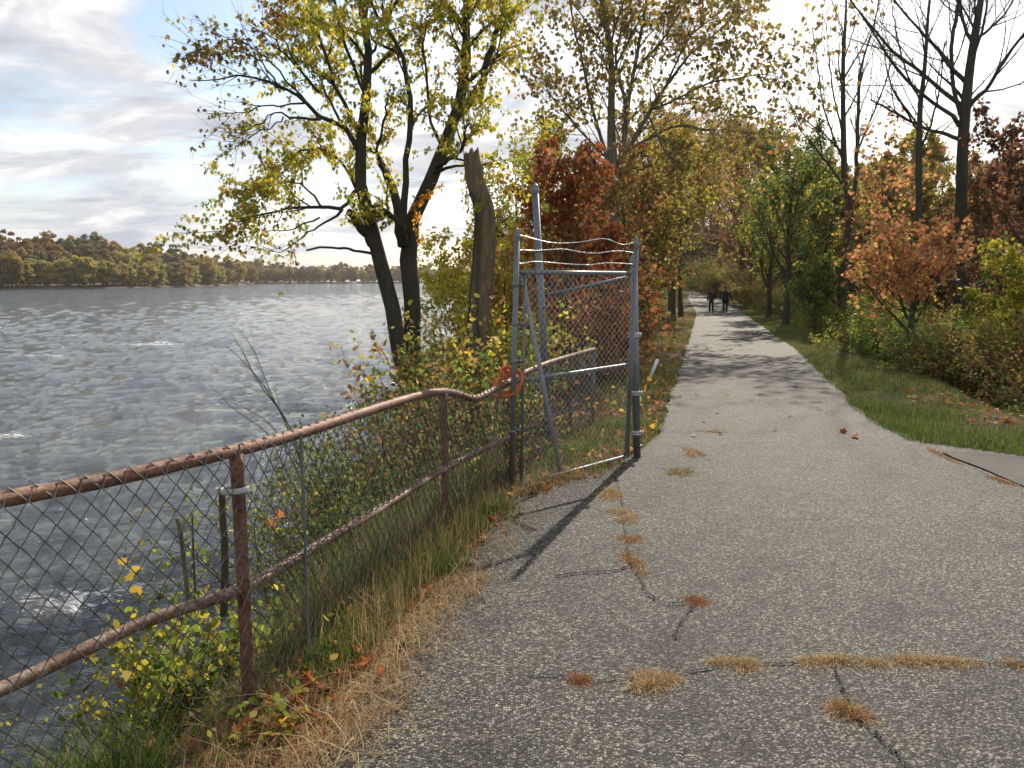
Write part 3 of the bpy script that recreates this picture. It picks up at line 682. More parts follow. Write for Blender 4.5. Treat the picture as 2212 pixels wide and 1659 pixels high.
# ------------------------------------------------------------------ individually placed leafy trees
GT = [
 # px, Y, ytop, name, label, seed, r, pal, leaf, kwargs
 (1235, 15, 262, 'maple_tree', 'rust-red maple standing right behind the open gate', 41, .06, RUS+BRN[:1], ('maple', (.06, .11)), dict(nleaf=7, crown=.36, spread=.85, density=1.1)),
 (1285, 17, 470, 'maple_tree', 'low rust-orange maple sapling to the right of the gate post', 42, .04, RUS, ('maple', (.07, .12)), dict(nleaf=6, crown=.12, spread=.9, bark='bark')),
 (1125, 17, 215, 'birch_tree', 'thin yellow-leaved tree between the dead trunk and the tall grey pole', 43, .07, YEL, ('oval', (.06, .11)), dict(nleaf=7, crown=.3, spread=.75)),
 (985, 16, 470, 'alder_tree', 'small yellow tree just left of the dead trunk', 44, .05, YEL, ('silver', (.06, .11)), dict(nleaf=12, crown=.08, spread=1.1)),
 (1095, 14, 500, 'alder_tree', 'small golden tree just right of the dead trunk', 45, .05, YEL+ORG[:1], ('silver', (.06, .11)), dict(nleaf=11, crown=.08, spread=1.)),
 (1200, 24, 160, 'poplar_tree', 'tall slender olive-yellow tree left of the sycamore', 46, .10, OLV+YEL, ('quad', (.10, .17)), dict(nleaf=7, crown=.25, spread=.7)),
 (1473, 50, 270, 'oak_tree', 'brown oak with a thin dark trunk at the left edge of the path', 47, .15, BRN, ('quad', (.13, .2)), dict(nleaf=14, crown=.5, spread=.8)),
 (1392, 33, 320, 'oak_tree', 'olive-brown leafy tree behind the rust-red maple', 48, .14, OLV, ('quad', (.10, .17)), dict(nleaf=16, crown=.1, density=1.3)),
 (1622, 75, 245, 'oak_tree', 'brown oak whose crown closes the far end of the path', 49, .22, BRN, ('quad', (.25, .4)), dict(nleaf=10, crown=.15, density=1.3)),
 (1395, 48, 200, 'oak_tree', 'olive tree rising behind the sycamore stems', 50, .2, OLV, ('quad', (.14, .22)), dict(nleaf=14, crown=.15)),
 (1452, 42, 225, 'oak_tree', 'broad yellow-olive tree overhanging the path from the left', 51, .2, OLV+YEL[:2], ('quad', (.13, .22)), dict(nleaf=13, crown=.48, spread=.85)),
 (1700, 38, 240, 'elm_tree', 'dark green tree right of the walkers', 52, .16, GRN+YGR[:1], ('quad', (.10, .17)), dict(nleaf=15, crown=.2, density=1.2)),
 (1660, 48, 350, 'elm_tree', 'yellow-green tree just behind the dark green one', 53, .15, YGR, ('quad', (.12, .2)), dict(nleaf=14, crown=.1)),
 (1885, 28, 250, 'maple_tree', 'pink-orange maple in front of the leafless trees at the right', 54, .09, ORG, ('maple', (.10, .16)), dict(nleaf=2, crown=.2, spread=.95, density=1.)),
 (1965, 19, 530, 'maple_tree', 'small bright orange maple with low tiered branches near the verge', 85, .12, ORG, ('maple', (.08, .13)), dict(nleaf=4, crown=.42, spread=1.6, density=1.)),
 (1545, 150, 235, 'oak_tree', 'tall brown oak arching over the far end of the path from the right', 71, .3, BRN, ('quad', (.25, .4)), dict(nleaf=18, crown=.25, density=1.3, spread=1.2)),
 (1432, 120, 215, 'oak_tree', 'tall olive oak arching over the far end of the path from the left', 72, .3, OLV+BRN, ('quad', (.25, .4)), dict(nleaf=18, crown=.3, density=1.3, spread=1.2)),
 (1600, 100, 225, 'oak_tree', 'tall tree with brown crown behind the walkers on the right', 73, .3, BRN+OLV, ('quad', (.22, .36)), dict(nleaf=16, crown=.25, density=1.3, spread=1.15)),
 (1530, 205, 300, 'oak_tree', 'far rust-brown tree right of the point where the path disappears', 75, .3, BRN+RUS[:1], ('quad', (.35, .55)), dict(nleaf=18, crown=.08, density=1.3, spread=1.2)),
 (1505, 262, 330, 'oak_tree', 'faint distant tree exactly behind the end of the path', 76, .3, BRN+OLV, ('quad', (.45, .65)), dict(nleaf=18, crown=.06, density=1.3, spread=1.3)),
 (1500, 235, 240, 'oak_tree', 'farthest tall brown tree closing the tunnel of the path', 74, .35, BRN, ('quad', (.4, .6)), dict(nleaf=16, crown=.1, density=1.3, spread=1.2)),
 (2215, 24, 190, 'oak_tree', 'dark maroon oak cut by the right edge of the view', 56, .25, MAR, ('quad', (.12, .2)), dict(nleaf=11, crown=.15, density=1.3)),
 (2190, 15.5, 520, 'elm_tree', 'bright yellow-leaved small tree at the far right', 57, .05, YGR+YEL[:2], ('oval', (.07, .12)), dict(nleaf=10, crown=.15, spread=1.1)),
 (2010, 34, 440, 'oak_tree', 'amber brown tree behind the slim leafless trunk', 58, .15, BRN+ORG[:1], ('quad', (.13, .2)), dict(nleaf=9, crown=.1, density=1.2)),
 (1840, 42, 420, 'oak_tree', 'brown-gold tree behind the straight trunk of the pale-twigged tree', 59, .15, BRN+YEL[:2], ('quad', (.11, .18)), dict(nleaf=14, crown=.1, density=1.2)),
 (2120, 33, 330, 'oak_tree', 'dark brown tree behind the dark spreading leafless tree', 60, .2, MAR+BRN, ('quad', (.14, .22)), dict(nleaf=10, crown=.1, density=1.3)),
 (1760, 30, 560, 'alder_tree', 'low green bushy tree beside the path verge', 61, .06, GRN+YGR, ('quad', (.1, .16)), dict(nleaf=9, crown=.06, spread=1.2)),
 (1720, 60, 300, 'oak_tree', 'brown-green oak farther along the right of the path', 62, .2, BRN+GRN, ('quad', (.2, .3)), dict(nleaf=9, crown=.1, density=1.2)),
 (1340, 26, 300, 'maple_tree', 'brown-leaved maple between the sycamore trunk and the gate', 63, .10, RUS+BRN+OLV, ('quad', (.10, .17)), dict(nleaf=8, crown=.1)),
]
for px, Y, yt, nm, lb, sd_, r, pal, lf, kw in GT:
    kw = dict(kw); bk = kw.pop('bark', 'bark'); nl = kw.pop('nleaf')
    gtree(px, Y, yt, nm, lb, sd_, r, pal, lf, bk, nl, **kw)

# shrubs: many stems from the ground
def gen_shrub(h, rng, pal, leaf, nst=14, nleaf=9, lean=.6, twl=(.25, .6)):
    wood, cr = MB(), MB()
    a = rng.uniform(0, 6.28, nst); s = rng.uniform(.1, lean, nst)
    d = np.stack([np.cos(a)*s, np.sin(a)*s, np.ones(nst)], 1); d = norm(d)
    k = 7; P = np.empty((nst, k, 3)); P[:, 0] = np.stack([np.cos(a)*.08*h, np.sin(a)*.08*h, np.full(nst, -.15)], 1)
    L = h*rng.uniform(.6, 1.1, nst)[:, None]/(k-1)
    for j in range(1, k):
        d = norm(d+rng.normal(0, .12, (nst, 3))); P[:, j] = P[:, j-1]+d*L
    R = np.outer(rng.uniform(.006, .013, nst)*h**.6, np.linspace(1, .3, k)); tubes(wood, P, R, 5)
    b, s1 = grow(P, R, 7, .15, 1., (.4, 1.), (.22*h, .5*h), .05, .14, 5, (.4, .6), rng, absl=1, rmin=.003); tubes(wood, b, s1, 3)
    b2, s2 = grow(b, s1, 4, .1, 1., (.3, .9), (.1*h, .25*h), 0, .14, 4, (.5, .7), rng, absl=1, rmin=.002); tubes(wood, b2, s2, 3)
    leaves(cr, b2, nleaf, leaf[1], pal, leaf[0], .2, .035*h**.5, 0, rng)
    return wood, cr
def shrub(x, Y, h, name, label, seed, pal, leaf, group=None, **kw):
    rng = np.random.default_rng(seed); wd, cr = gen_shrub(h, rng, pal, leaf, **kw)
    o = empty(name, (x, Y, float(H(x, Y))), label, 'shrub', group)
    wd.build('stem', M['bark'], o); cr.build('foliage', M['leaf'], o, smooth=False); return o
def pxx(px, Y): return (px-CX)/F*(Y*CP+1.6*SP)
SHR = [
 (900, 10.2, 1.9, 'yellow-green bush at the foot of the big maple', YGR, ('oval', (.05, .09)), dict(nleaf=9)),
 (970, 9.6, 2.1, 'golden-brown bush between the maple and the dead trunk', YEL+BRN, ('oval', (.05, .09)), dict(nleaf=9)),
 (1060, 9.3, 1.7, 'dark olive bush in front of the dead trunk', OLV+GRN, ('oval', (.05, .09)), dict(nleaf=9)),
 (800, 9.6, 1.9, 'thin dark-twigged bush overhanging the water left of the maple', GRN+BRN, ('quad', (.04, .07)), dict(nleaf=4)),
 (720, 7.6, 1.35, 'feathery green bush behind the top rail of the fence', UND, ('quad', (.025, .05)), dict(nleaf=9)),
 (850, 7.4, 1.3, 'brown and green bush on the bank behind the second fence post', UND+BRN, ('quad', (.03, .06)), dict(nleaf=8)),
 (640, 5.4, 1.15, 'light green leafy bush on the bank behind the thin stake', UND+YGR, ('quad', (.025, .05)), dict(nleaf=9)),
 (800, 5.8, 1.2, 'dense dark bush low behind the chain-link mesh', GRN+UND, ('quad', (.025, .05)), dict(nleaf=9)),
 (960, 6.9, 1.3, 'dark bush behind the dented length of rail', GRN+BRN, ('quad', (.03, .06)), dict(nleaf=9)),
 (450, 3.5, .75, 'low yellow-green bush at the foot of the fence, near left', YGR, ('oval', (.03, .055)), dict(nleaf=8)),
 (330, 4.4, 1.0, 'sparse weedy plant above the white water', UND, ('quad', (.02, .045)), dict(nleaf=4, nst=7)),
 (1200, 13, 1.9, 'rusty brown bush behind the gate mesh', RUS+BRN, ('oval', (.05, .09)), dict(nleaf=10)),
 (1275, 14, 1.9, 'orange-red bush seen through the right half of the gate', RUS+BRN[:2], ('maple', (.06, .10)), dict(nleaf=4)),
 (1345, 20, 1.5, 'brown-green bush on the left verge beyond the gate', BRN+GRN, ('quad', (.06, .10)), dict(nleaf=10, lean=.3)),
 (1375, 28, 1.9, 'dark bush beside the left edge of the path', GRN+BRN, ('quad', (.08, .12)), dict(nleaf=10, lean=.3)),
 (1130, 11.5, 1.7, 'yellow bush left of the tall grey pole', YEL, ('oval', (.05, .09)), dict(nleaf=9)),
]
for i, (px, Y, h, lb, pal, lf, kw) in enumerate(SHR):
    shrub(pxx(px, Y), Y, h, 'shrub', lb, 100+i, pal, lf, None, **kw)

def copy_tree(o, loc, rz, sc, label=None, group=None):
    r = o.copy(); COL.objects.link(r); r.location = loc; r.rotation_euler = (0, 0, rz); r.scale = (sc, sc, sc)
    if label: r['label'] = label
    if group: r['group'] = group
    for ch in list(o.children):
        c = ch.copy(); COL.objects.link(c); c.parent = r
    return r
# understorey and woods: prototypes then copies
PR = {}
def proto(key, o): PR[key] = [o, False]
def put(key, x, Y, rz, sc, label, group):
    z = float(H(x, Y))-.05
    o, used = PR[key]
    if not used:
        o.location = (x, Y, z); o.rotation_euler = (0, 0, rz); o.scale = (sc,)*3; o['label'] = label; o['group'] = group; PR[key][1] = True; return o
    return copy_tree(o, (x, Y, z), rz, sc, label, group)
def mk_proto(key, name, cat, wd, cr, bark, leafm, parts=('trunk', 'crown')):
    o = empty(name, (0, 0, 0), 'x', cat); wd.build(parts[0], M[bark], o); cr.build(parts[1], M[leafm], o, smooth=False); proto(key, o)
rg = np.random.default_rng(77)
for key, pal, lb in (('brown', BRN+MAR[:1], 0), ('olive', OLV, 0), ('gold', YEL+OLV, 0), ('green', GRN+OLV[:2], 0), ('rust', RUS+BRN, 0)):
    wd, cr, _ = gen_tree(12, .2, np.random.default_rng(hash_ := {'brown': 1, 'olive': 2, 'gold': 3, 'green': 4, 'rust': 5}[key]+200), pal=pal, leaf=('quad', (.15, .27)), nleaf=20, crown=.14, density=1.2)
    mk_proto(key, key+'_tree', 'tree', wd, cr, 'bark_dark', 'leaf_far')
for key, pal in (('ugreen', UND+GRN), ('ugold', YGR+UND), ('ubrown', BRN+UND)):
    wd, cr = gen_shrub(2., np.random.default_rng(300+len(pal)), pal, ('quad', (.05, .09)), nst=18, nleaf=17, lean=.9)
    mk_proto(key, 'shrub', 'shrub', wd, cr, 'bark_dark', 'leaf_far', ('stem', 'foliage'))
LBT = {'brown': 'brown autumn tree', 'olive': 'olive-leaved tree', 'gold': 'golden-yellow tree', 'green': 'green-leaved tree', 'rust': 'rust-red tree'}
LBS = {'ugreen': 'green undergrowth shrub', 'ugold': 'yellow-green undergrowth shrub', 'ubrown': 'brown undergrowth shrub'}
# shrubs on the slope at the right of the path
for i in range(120):
    Y = 10.5+60*rg.uniform(0, 1)**1.6
    e = 1.6+rg.uniform(0, 1)**1.2*(6+Y*.15)
    x = Rx(Y)+(1.3 if Y < 12 else .9)+e
    if Y < 13: x += .8
    key = rg.choice(['ugreen', 'ugreen', 'ugold', 'ugold', 'ubrown'])
    band = 'near' if Y < 20 else ('middle' if Y < 38 else 'far')
    put(key, x, Y, rg.uniform(0, 6.28), rg.uniform(.35, .72)*(1+Y/40), LBS[key]+' in the wood right of the path, '+band+' stretch', LBS[key]+'s, '+band+' stretch right of the path')
for i in range(46):
    Y = 18+60*rg.uniform(0, 1)
    x = Bx(Y)-.3-np.clip(Y-24, 0, 10)*.12-rg.uniform(0, 1)**1.3*4
    key = rg.choice(['ugreen', 'ugold', 'ubrown', 'ubrown'])
    put(key, x, Y, rg.uniform(0, 6.28), rg.uniform(.6, 1.2)*(1+Y/80), LBS[key]+' on the river bank left of the path', LBS[key]+'s on the river bank')
# right-hand woods
for i in range(70):
    Y = 30+150*rg.uniform(0, 1)**1.1
    x = Rx(Y)+3.5+rg.uniform(0, 1)*(14+Y*.28)
    key = rg.choice(['brown', 'olive', 'gold', 'green', 'rust' if Y > 60 else 'olive', 'brown'])
    hmax = 1.6+(Y)*(.20+.02*rg.normal())
    sc = np.clip(hmax+1.5, 6, 17)/12*rg.uniform(.75, 1.0)
    band = 'near half' if Y < 90 else 'far half'
    put(key, x, Y, rg.uniform(0, 6.28), sc, LBT[key]+' deep in the wood right of the path, '+band, LBT[key]+'s in the right-hand wood, '+band)
for i in range(44):
    Y = 38+150*rg.uniform(0, 1)
    x = Lx(Y)-4.4-rg.uniform(0, 1)*5
    key = rg.choice(['brown', 'olive', 'gold', 'brown', 'rust'])
    sc = np.clip(1.6+Y*.2, 7, 16)/12*rg.uniform(.8, 1.05)
    put(key, x, Y, rg.uniform(0, 6.28), sc, LBT[key]+' on the bank along the left of the path', LBT[key]+'s on the left bank')
for i in range(110):
    Y = 62+215*rg.uniform(0, 1)
    x = Rx(Y)+1.5+rg.uniform(0, 1)**1.4*(10+Y*.22); key = rg.choice(['ugreen', 'ubrown', 'ubrown', 'ubrown'])
    if Y > 185: x = 22+rg.uniform(0, 1)*100
    if Lx(Y)-1.5 < x < Rx(Y)+1.5: continue
    put(key, x, Y, rg.uniform(0, 6.28), rg.uniform(1.3, 2.4)*(1 if Y < 120 else 1.5), LBS[key]+' far along the right of the path, beyond the walkers', LBS[key]+'s beyond the walkers')
for i in range(34):
    Y = 60+150*rg.uniform(0, 1); x = Lx(Y)-2.-rg.uniform(0, 1)*5; key = rg.choice(['ugreen', 'ugold', 'ubrown'])
    put(key, x, Y, rg.uniform(0, 6.28), rg.uniform(1., 1.9), LBS[key]+' far along the left of the path, beyond the walkers', LBS[key]+'s far left of the path')
# the wood closing the end of the path after its bend
for i in range(60):
    Y = 190+90*rg.uniform(0, 1); x = 25+rg.uniform(0, 1)*75
    if Lx(Y)-2 < x < Rx(Y)+2: x += 9
    key = rg.choice(['brown', 'olive', 'brown', 'rust'])
    put(key, x, Y, rg.uniform(0, 6.28), rg.uniform(1.2, 1.7), LBT[key]+' at the far end of the path', LBT[key]+'s closing the far end of the path')

# ------------------------------------------------------------------ far bank
SHP = [(-500, 634), (-200, 628), (0, 625.5), (130, 624), (250, 622.5), (400, 619), (540, 615.5)]
SHP2 = [(480, 613.4), (620, 612.8), (800, 612), (950, 611.4), (1300, 610.6)]
def topy(px): return float(np.interp(px, [-300, 0, 60, 110, 200, 300, 350, 430, 500, 545, 600, 660, 700, 780, 830, 930, 1300], [505, 507, 506, 511, 515, 528, 532, 547, 558, 565, 568, 571, 577, 576, 581, 584, 589]))
def far_bank(shp, ytopf, name, x0, x1, depth):
    mb = MB(); px = np.linspace(x0, x1, 120); rows = []
    for t_ in (-.1, 0, .04, .12, .3, .6, 1., 1.6):
        row = []
        for p in px:
            s = WW(p, np.interp(p, [q[0] for q in shp], [q[1] for q in shp])); d = norm(np.array([s[0], s[1], 0]))
            q = s+d*depth*t_
            zt = ztop(ytopf(p), math.hypot(*q[:2])*math.cos(math.atan2(q[0], q[1])))
            hill = max(zt-15-WZ, 1.)
            q[2] = WZ+(-.5 if t_ < 0 else .15+1.0*sst(t_/.08)+(hill-1)*sst(t_/1.0))
            row.append(q)
        rows.append(row)
    a = np.array(rows); grid(mb, a[..., 0], a[..., 1], a[..., 2]); return tag(mb.build(name, M['sand']), kind='structure')
far_bank(SHP, topy, 'far_bank', -500, 548, 90); far_bank(SHP2, topy, 'far_bank', 470, 1350, 80)
FP = {}
def blob_tree(seed, pal, h=15, w=5.5):
    rng = np.random.default_rng(seed); wood, cr = MB(), MB()
    T = np.array([[0, 0, -1.5], [0, 0, h*.3], [.2, .1, h*.7]]); tubes(wood, T, np.array([.3, .25, .1]), 6)
    n = 60; c = rng.normal(0, 1, (n, 3)); c = norm(c)*rng.uniform(.3, 1, (n, 1))**.5
    c = c*np.array([w*.8, w*.8, h*.44])+np.array([0, 0, h*.47]); N_ = 5200
    i = rng.integers(0, n, N_); d = norm(rng.normal(0, 1, (N_, 3))); d[:, 2] = np.abs(d[:, 2])*1.2-.35
    p = c[i]+d*rng.uniform(.7, 1.4, n)[i][:, None]*np.array([1, 1, .8]); p[:, 2] = np.maximum(p[:, 2], .3)
    put_leaves(cr, p, (.45, .95), pal, 'quad', .2, rng, i*0); return wood, cr
FPAL = {'olive': [(.30, .25, .08, 4), (.25, .215, .07, 3), (.35, .29, .09, 2)], 'gold': [(.46, .34, .09, 4), (.38, .29, .08, 3)], 'russet': [(.29, .17, .07, 4), (.25, .15, .065, 3), (.32, .21, .07, 1)], 'brown': [(.21, .15, .075, 4), (.26, .18, .08, 3)], 'green': [(.13, .14, .06, 4), (.16, .155, .065, 3)]}
for i, (k_, pal) in enumerate(FPAL.items()):
    for v_ in (0, 1):
        wd, cr = blob_tree(400+i*2+v_, pal, 15, 6.2 if v_ else 7.4)
        o = empty('far_tree', (0, 0, 0), 'x', 'tree'); wd.build('trunk', M['bark_dark'], o); cr.build('crown', M['leaf_far'], o, smooth=False); FP[(k_, v_)] = [o, False]
def putfar(k_, x, y, z, sc, label, group):
    e = FP[(k_, int(rg.integers(0, 2)))]
    o = e[0]; rz = rg.uniform(0, 6.28)
    if e[1]: o = copy_tree(o, (x, y, z), rz, 1, label, group)
    e[1] = True; o.location = (x, y, z); o.rotation_euler = (0, 0, rz); o['label'] = label; o['group'] = group
    o.scale = (sc*rg.uniform(.85, 1.15), sc*rg.uniform(.85, 1.15), sc*rg.uniform(.95, 1.15))
def farrow(shp, x0, x1, n, depth, t_, cols, sc, where, jit=.08):
    for p in np.linspace(x0, x1, n):
        p = p+rg.uniform(-.5, .5)*(x1-x0)/n; tt = t_+rg.uniform(-jit, jit); sj = rg.choice([.9, 1., 1.12])
        s = WW(p, np.interp(p, [q[0] for q in shp], [q[1] for q in shp])); d = norm(np.array([s[0], s[1], 0])); q = s+d*depth*tt
        dist = q[1]; zt = ztop(topy(p), dist); hill = max(zt-15-WZ, 1.); z = WZ+.15+1.0*sst(tt/.08)+(hill-1)*sst(tt)
        k_ = rg.choice(cols); putfar(k_, q[0], q[1], z-.3, sc*sj*rg.uniform(.85, 1.1), f'{k_} tree {where}', f'{k_} trees {where}')
farrow(SHP, -260, 535, 44, 90, .06, ['olive', 'gold', 'olive', 'olive'], .92, 'in the front row at the water on the far bank', .03)
farrow(SHP, -260, 540, 36, 90, .33, ['olive', 'brown', 'russet', 'green'], .95, 'low on the slope of the far bank')
farrow(SHP, -260, 540, 34, 90, .65, ['russet', 'brown', 'russet', 'olive'], 1., 'halfway up the far bank')
farrow(SHP, -260, 535, 36, 90, 1.0, ['russet', 'russet', 'green', 'brown'], 1.02, 'along the crest of the far bank')
farrow(SHP2, 480, 1150, 50, 80, .06, ['olive', 'green', 'gold', 'brown'], .85, 'at the water where the river bends', .03)
farrow(SHP2, 480, 1150, 34, 80, .55, ['green', 'brown', 'olive'], 1., 'behind the waterside trees at the river bend')
farrow(SHP2, 480, 1150, 36, 80, 1.0, ['green', 'green', 'brown'], 1.0, 'on the skyline at the river bend')

# ------------------------------------------------------------------ rusty fence
TR = [(-160, 1120, 1.95), (0, 1080, 2.13), (250, 1033, 2.42), (500, 975, 2.78), (640, 938, 3.2), (780, 893, 3.8), (900, 856, 4.55), (955, 846, 5.0), (990, 852, 5.3), (1025, 861, 5.55), (1060, 846, 5.85), (1100, 824, 6.3), (1140, 802, 6.7), (1200, 779, 7.6), (1283, 755, 9.0)]
LR = [(-160, 1550, 1.95), (0, 1490, 2.13), (310, 1345, 2.52), (530, 1268, 2.82), (700, 1170, 3.4), (860, 1075, 4.2), (960, 1012, 5.0), (1040, 972, 5.7), (1100, 945, 6.3), (1180, 905, 7.4), (1250, 875, 8.5)]
TRP = resample(smooth_path(np.array([W(*p) for p in TR]), 300), 260); LRP = resample(smooth_path(np.array([W(*p) for p in LR]), 200), 160)
fence = empty('chain_link_fence', (TRP[0][0], TRP[0][1], 0), 'low rusty pipe fence with sagging chain-link mesh running along the river bank', 'fence')
FO = np.array([TRP[0][0], TRP[0][1], 0])
def fb(mb, name, mat, parent=fence, O=FO, smooth=True):
    mb.v = [v-O for v in mb.v]; return mb.build(name, M[mat], parent, smooth)
mb = MB(); tubes(mb, TRP, .0235+.0006*np.sin(np.arange(260)*.9), 14, cap=True); fb(mb, 'top_rail', 'rust')
mb = MB(); tubes(mb, LRP, .021+.0008*np.sin(np.arange(160)*1.3), 12, cap=True); fb(mb, 'lower_rail', 'flake')
def at_rail(px, rail=TRP):
    q = rail-np.array([0, 0, CAMZ]); dd = q[:, 1]*CP-q[:, 2]*SP; xx = CX+F*q[:, 0]/dd
    i = int(np.argmin(abs(xx-px))); return rail[i]
p = at_rail(508); b = W(538, 1560, p[1]+.0)
def post(px, pxb, r, name='post', mat='rust'):
    p = at_rail(px); z = float(H(p[0], p[1]))-.2; mb = MB()
    b = np.array([p[0]+(pxb-px)/F*p[1]*.25, p[1], z]); pts = np.array([b, b*.5+p*.5+[.004, 0, 0], p-[0, 0, .012]])
    tubes(mb, smooth_path(pts, 14), np.concatenate([np.full(12, r), [r*1.02, r*1.12]]), 14, cap=True); return fb(mb, name, mat), p
post(512, 516, .0235); post(958, 966, .024); post(1232, 1232, .022)
pe = TRP[-1]; mb = MB(); tubes(mb, np.array([[pe[0], pe[1], float(H(pe[0], pe[1]))-.1], pe]), np.array([.02, .02]), 10, cap=True); fb(mb, 'post', 'galv')
# mesh of real zigzag wires
def chain(mb, top, bot, nrm, W2, H2, r=.0017, seed=0, over=None, cols=None):
    """top/bot: functions of arc length -> xyz; wires zigzag between them"""
    rng = np.random.default_rng(seed); pass
s_ = np.concatenate([[0], np.cumsum(np.linalg.norm(np.diff(TRP[:, :2], axis=0), axis=1))]); SL = s_[-1]
def rail_at(s): return np.stack([np.interp(s, s_, TRP[:, c]) for c in range(3)], -1)
rw = np.random.default_rng(9)
def fence_mesh():
    W2, H2 = .0355, .043; nw = int(SL/W2); mb = MB(); K = 28
    tn = norm(np.gradient(TRP[:, :2], axis=0)); 
    Pl = []
    for i in range(nw):
        j = np.arange(K); zig = ((j+i) % 2)
        s = i*W2+np.where(zig == 0, 0., W2)*1.0
        s = np.clip(s, 0, SL)
        q = rail_at(s)
        T = np.stack([np.interp(s, s_, tn[:, c]) for c in range(2)], -1); nr = np.stack([T[:, 1], -T[:, 0]], -1)
        h = j*H2
        sag = .5*np.sin(s*2.3)*np.sin(h*3.1)+.35*np.sin(s*5.1+h*4)
        offn = .028+.012*sag*np.clip(h/.3, 0, 1)+np.where(zig == 0, .0022, -.0022)
        offn[0] = .004
        x = q[:, 0]+nr[:, 0]*offn; y = q[:, 1]+nr[:, 1]*offn; z = q[:, 2]+.030-h+.008*np.sin(s*3.7+1)*np.clip(h/.2, 0, 1)
        x += .006*np.sin(h*9+s*2.); 
        Pl.append(np.stack([x, y, z], -1))
    P = np.array(Pl)
    # odd wires are mirrored so neighbours meet at the knuckles
    gz = H(P[..., 0], P[..., 1])
    P[..., 2] = np.maximum(P[..., 2], gz-.03)
    # bend each wire a little at its knuckles
    Q = np.empty((nw, 2*K-1, 3)); Q[:, ::2] = P; Q[:, 1::2] = (P[:, 1:]+P[:, :-1])/2+rw.normal(0, .0012, (nw, K-1, 3))
    tubes(mb, Q, np.tile(np.where(np.arange(2*K-1) % 2 == 0, .0026, .0020), (nw, 1)), 5)
    return mb
fb(fence_mesh(), 'wire_mesh', 'wire_rust')
# tension stake
p = at_rail(640); mb = MB(); q = p+np.array([.03, -.03, 0])
tubes(mb, smooth_path([q+[0, 0, .01], q+[.004, 0, -.4], q+[.0, .01, -.75], q+[.02, -.02, float(H(q[0], q[1]))-q[2]-.05]], 16), np.full(16, .0068), 5); fb(mb, 'tension_bar', 'galv')
# plastic band strapping a cut sapling to the first post
p = at_rail(512); zb = W(505, 1058, p[1])[2]; mb = MB(); n = 28; a = np.arange(n)/n*6.283
ring = []
for r_, z_ in ((1, -.011), (1.06, -.009), (1.06, .009), (1, .011)):
    ring.append(np.stack([p[0]-.012+.048*r_*np.cos(a), p[1]-.0+.032*r_*np.sin(a), np.full(n, zb+z_)+.004*np.cos(a)], 1))
v = np.array(ring); idx = np.arange(4*n).reshape(4, n)
mb.add(v.reshape(-1, 3), np.stack([idx, np.roll(idx, -1, 1), np.roll(np.roll(idx, -1, 1), -1, 0), np.roll(idx, -1, 0)], -1).reshape(-1, 4)); fb(mb, 'band_clamp', 'plastic')
def stick(pts, name, label, cat, mat='bark', sides=8):
    P, R = poly3(pts[0], pts[1], 16, pts[2]); mb = MB(); tubes(mb, P, R, sides, cap=True); b = P[0].copy(); mb.v = [v-b for v in mb.v]
    o = mb.build(name, M[mat]); o.location = b; return tag(o, label, cat)
stick(([(484, 1330, 19), (486, 1200, 18), (481, 1110, 17), (480, 1062, 15)], 2.95, 0), 'cut_sapling', 'short brown cut sapling strapped beside the first rusty post', 'sapling')
stick(([(408, 1310, 12), (400, 1230, 11), (390, 1150, 11), (383, 1120, 11)], 3.4, 0), 'plant_stalk', 'greenish thick stalk standing above the white water behind the mesh', 'stalk', 'bark_pale')
stick(([(423, 1300, 6), (418, 1200, 5), (415, 1110, 4)], 3.4, 0), 'plant_stalk', 'thin dark stalk beside the greenish thick one', 'stalk')
# leafless twiggy plant leaning out over the water
def dead_plant():
    rng = np.random.default_rng(61); mb = MB()
    Ls = [[(655, 1010, 3), (620, 910, 2.4), (560, 830, 2), (530, 770, 1.6), (500, 718, 1)], [(655, 1010, 3), (600, 880, 2.4), (535, 790, 1.8), (485, 745, 1)], [(655, 1010, 3), (640, 950, 2.4), (590, 860, 2), (545, 750, 1.4), (510, 705, .8)], [(650, 1010, 2.4), (590, 925, 2), (545, 890, 1.4), (480, 860, .9)], [(650, 1010, 2.4), (570, 930, 2), (500, 880, 1.4), (478, 850, .8)]]
    A, B = [], []
    for l in Ls:
        P, R = poly3(l, 4.6, 10, .2); A.append(P); B.append(R)
    A, B = np.array(A), np.array(B); b = A[0][0].copy(); tubes(mb, A, B, 4)
    c, s = grow(A, B, 5, .3, .95, (.2, .5), (.12, .3), .1, .08, 4, (.5, .6), rng, absl=1, rmin=.0012); tubes(mb, c, s, 3)
    b[2] = H(b[0], b[1]); st = MB(); mb.v = [v-b for v in mb.v]; o = mb.build('dead_plant', M['bark_dark']); o.location = b
    tag(o, 'leafless twiggy plant leaning out over the river above the top rail', 'plant')
dead_plant()

# ------------------------------------------------------------------ gate
YL, YR = 6.1, 6.95
gate = empty('chain_link_gate', W(1352, 990, YR), 'open galvanised chain-link gate leaf topped with three strands of barbed wire', 'gate'); GO = np.array(gate.location)
def cap(mb, p, r, ax=(0, 0, 1)):
    lathe(mb, p, [(r*1.14, -.03), (r*1.16, 0), (r*1.2, .012), (r*1.05, .016), (r*1.02, .03), (r*.85, .048), (r*.5, .062), (.001, .068)], 14)
sl0, sl1 = W(1104, 1052, YL), W(1117, 512, YL); sr0, sr1 = W(1353, 988, YR), W(1375, 530, YR)
mb = MB(); tubes(mb, np.array([sl0, sl1]), np.array([.0215, .0205]), 14, cap=True); fb(mb, 'stile', 'galv', gate, GO)
mb = MB(); cap(mb, sl1, .0205); fb(mb, 'post_cap', 'galv', gate, GO)
mb = MB(); tubes(mb, np.array([sr0, sr1]), np.array([.0205, .0205]), 14, cap=True); fb(mb, 'stile', 'galv', gate, GO)
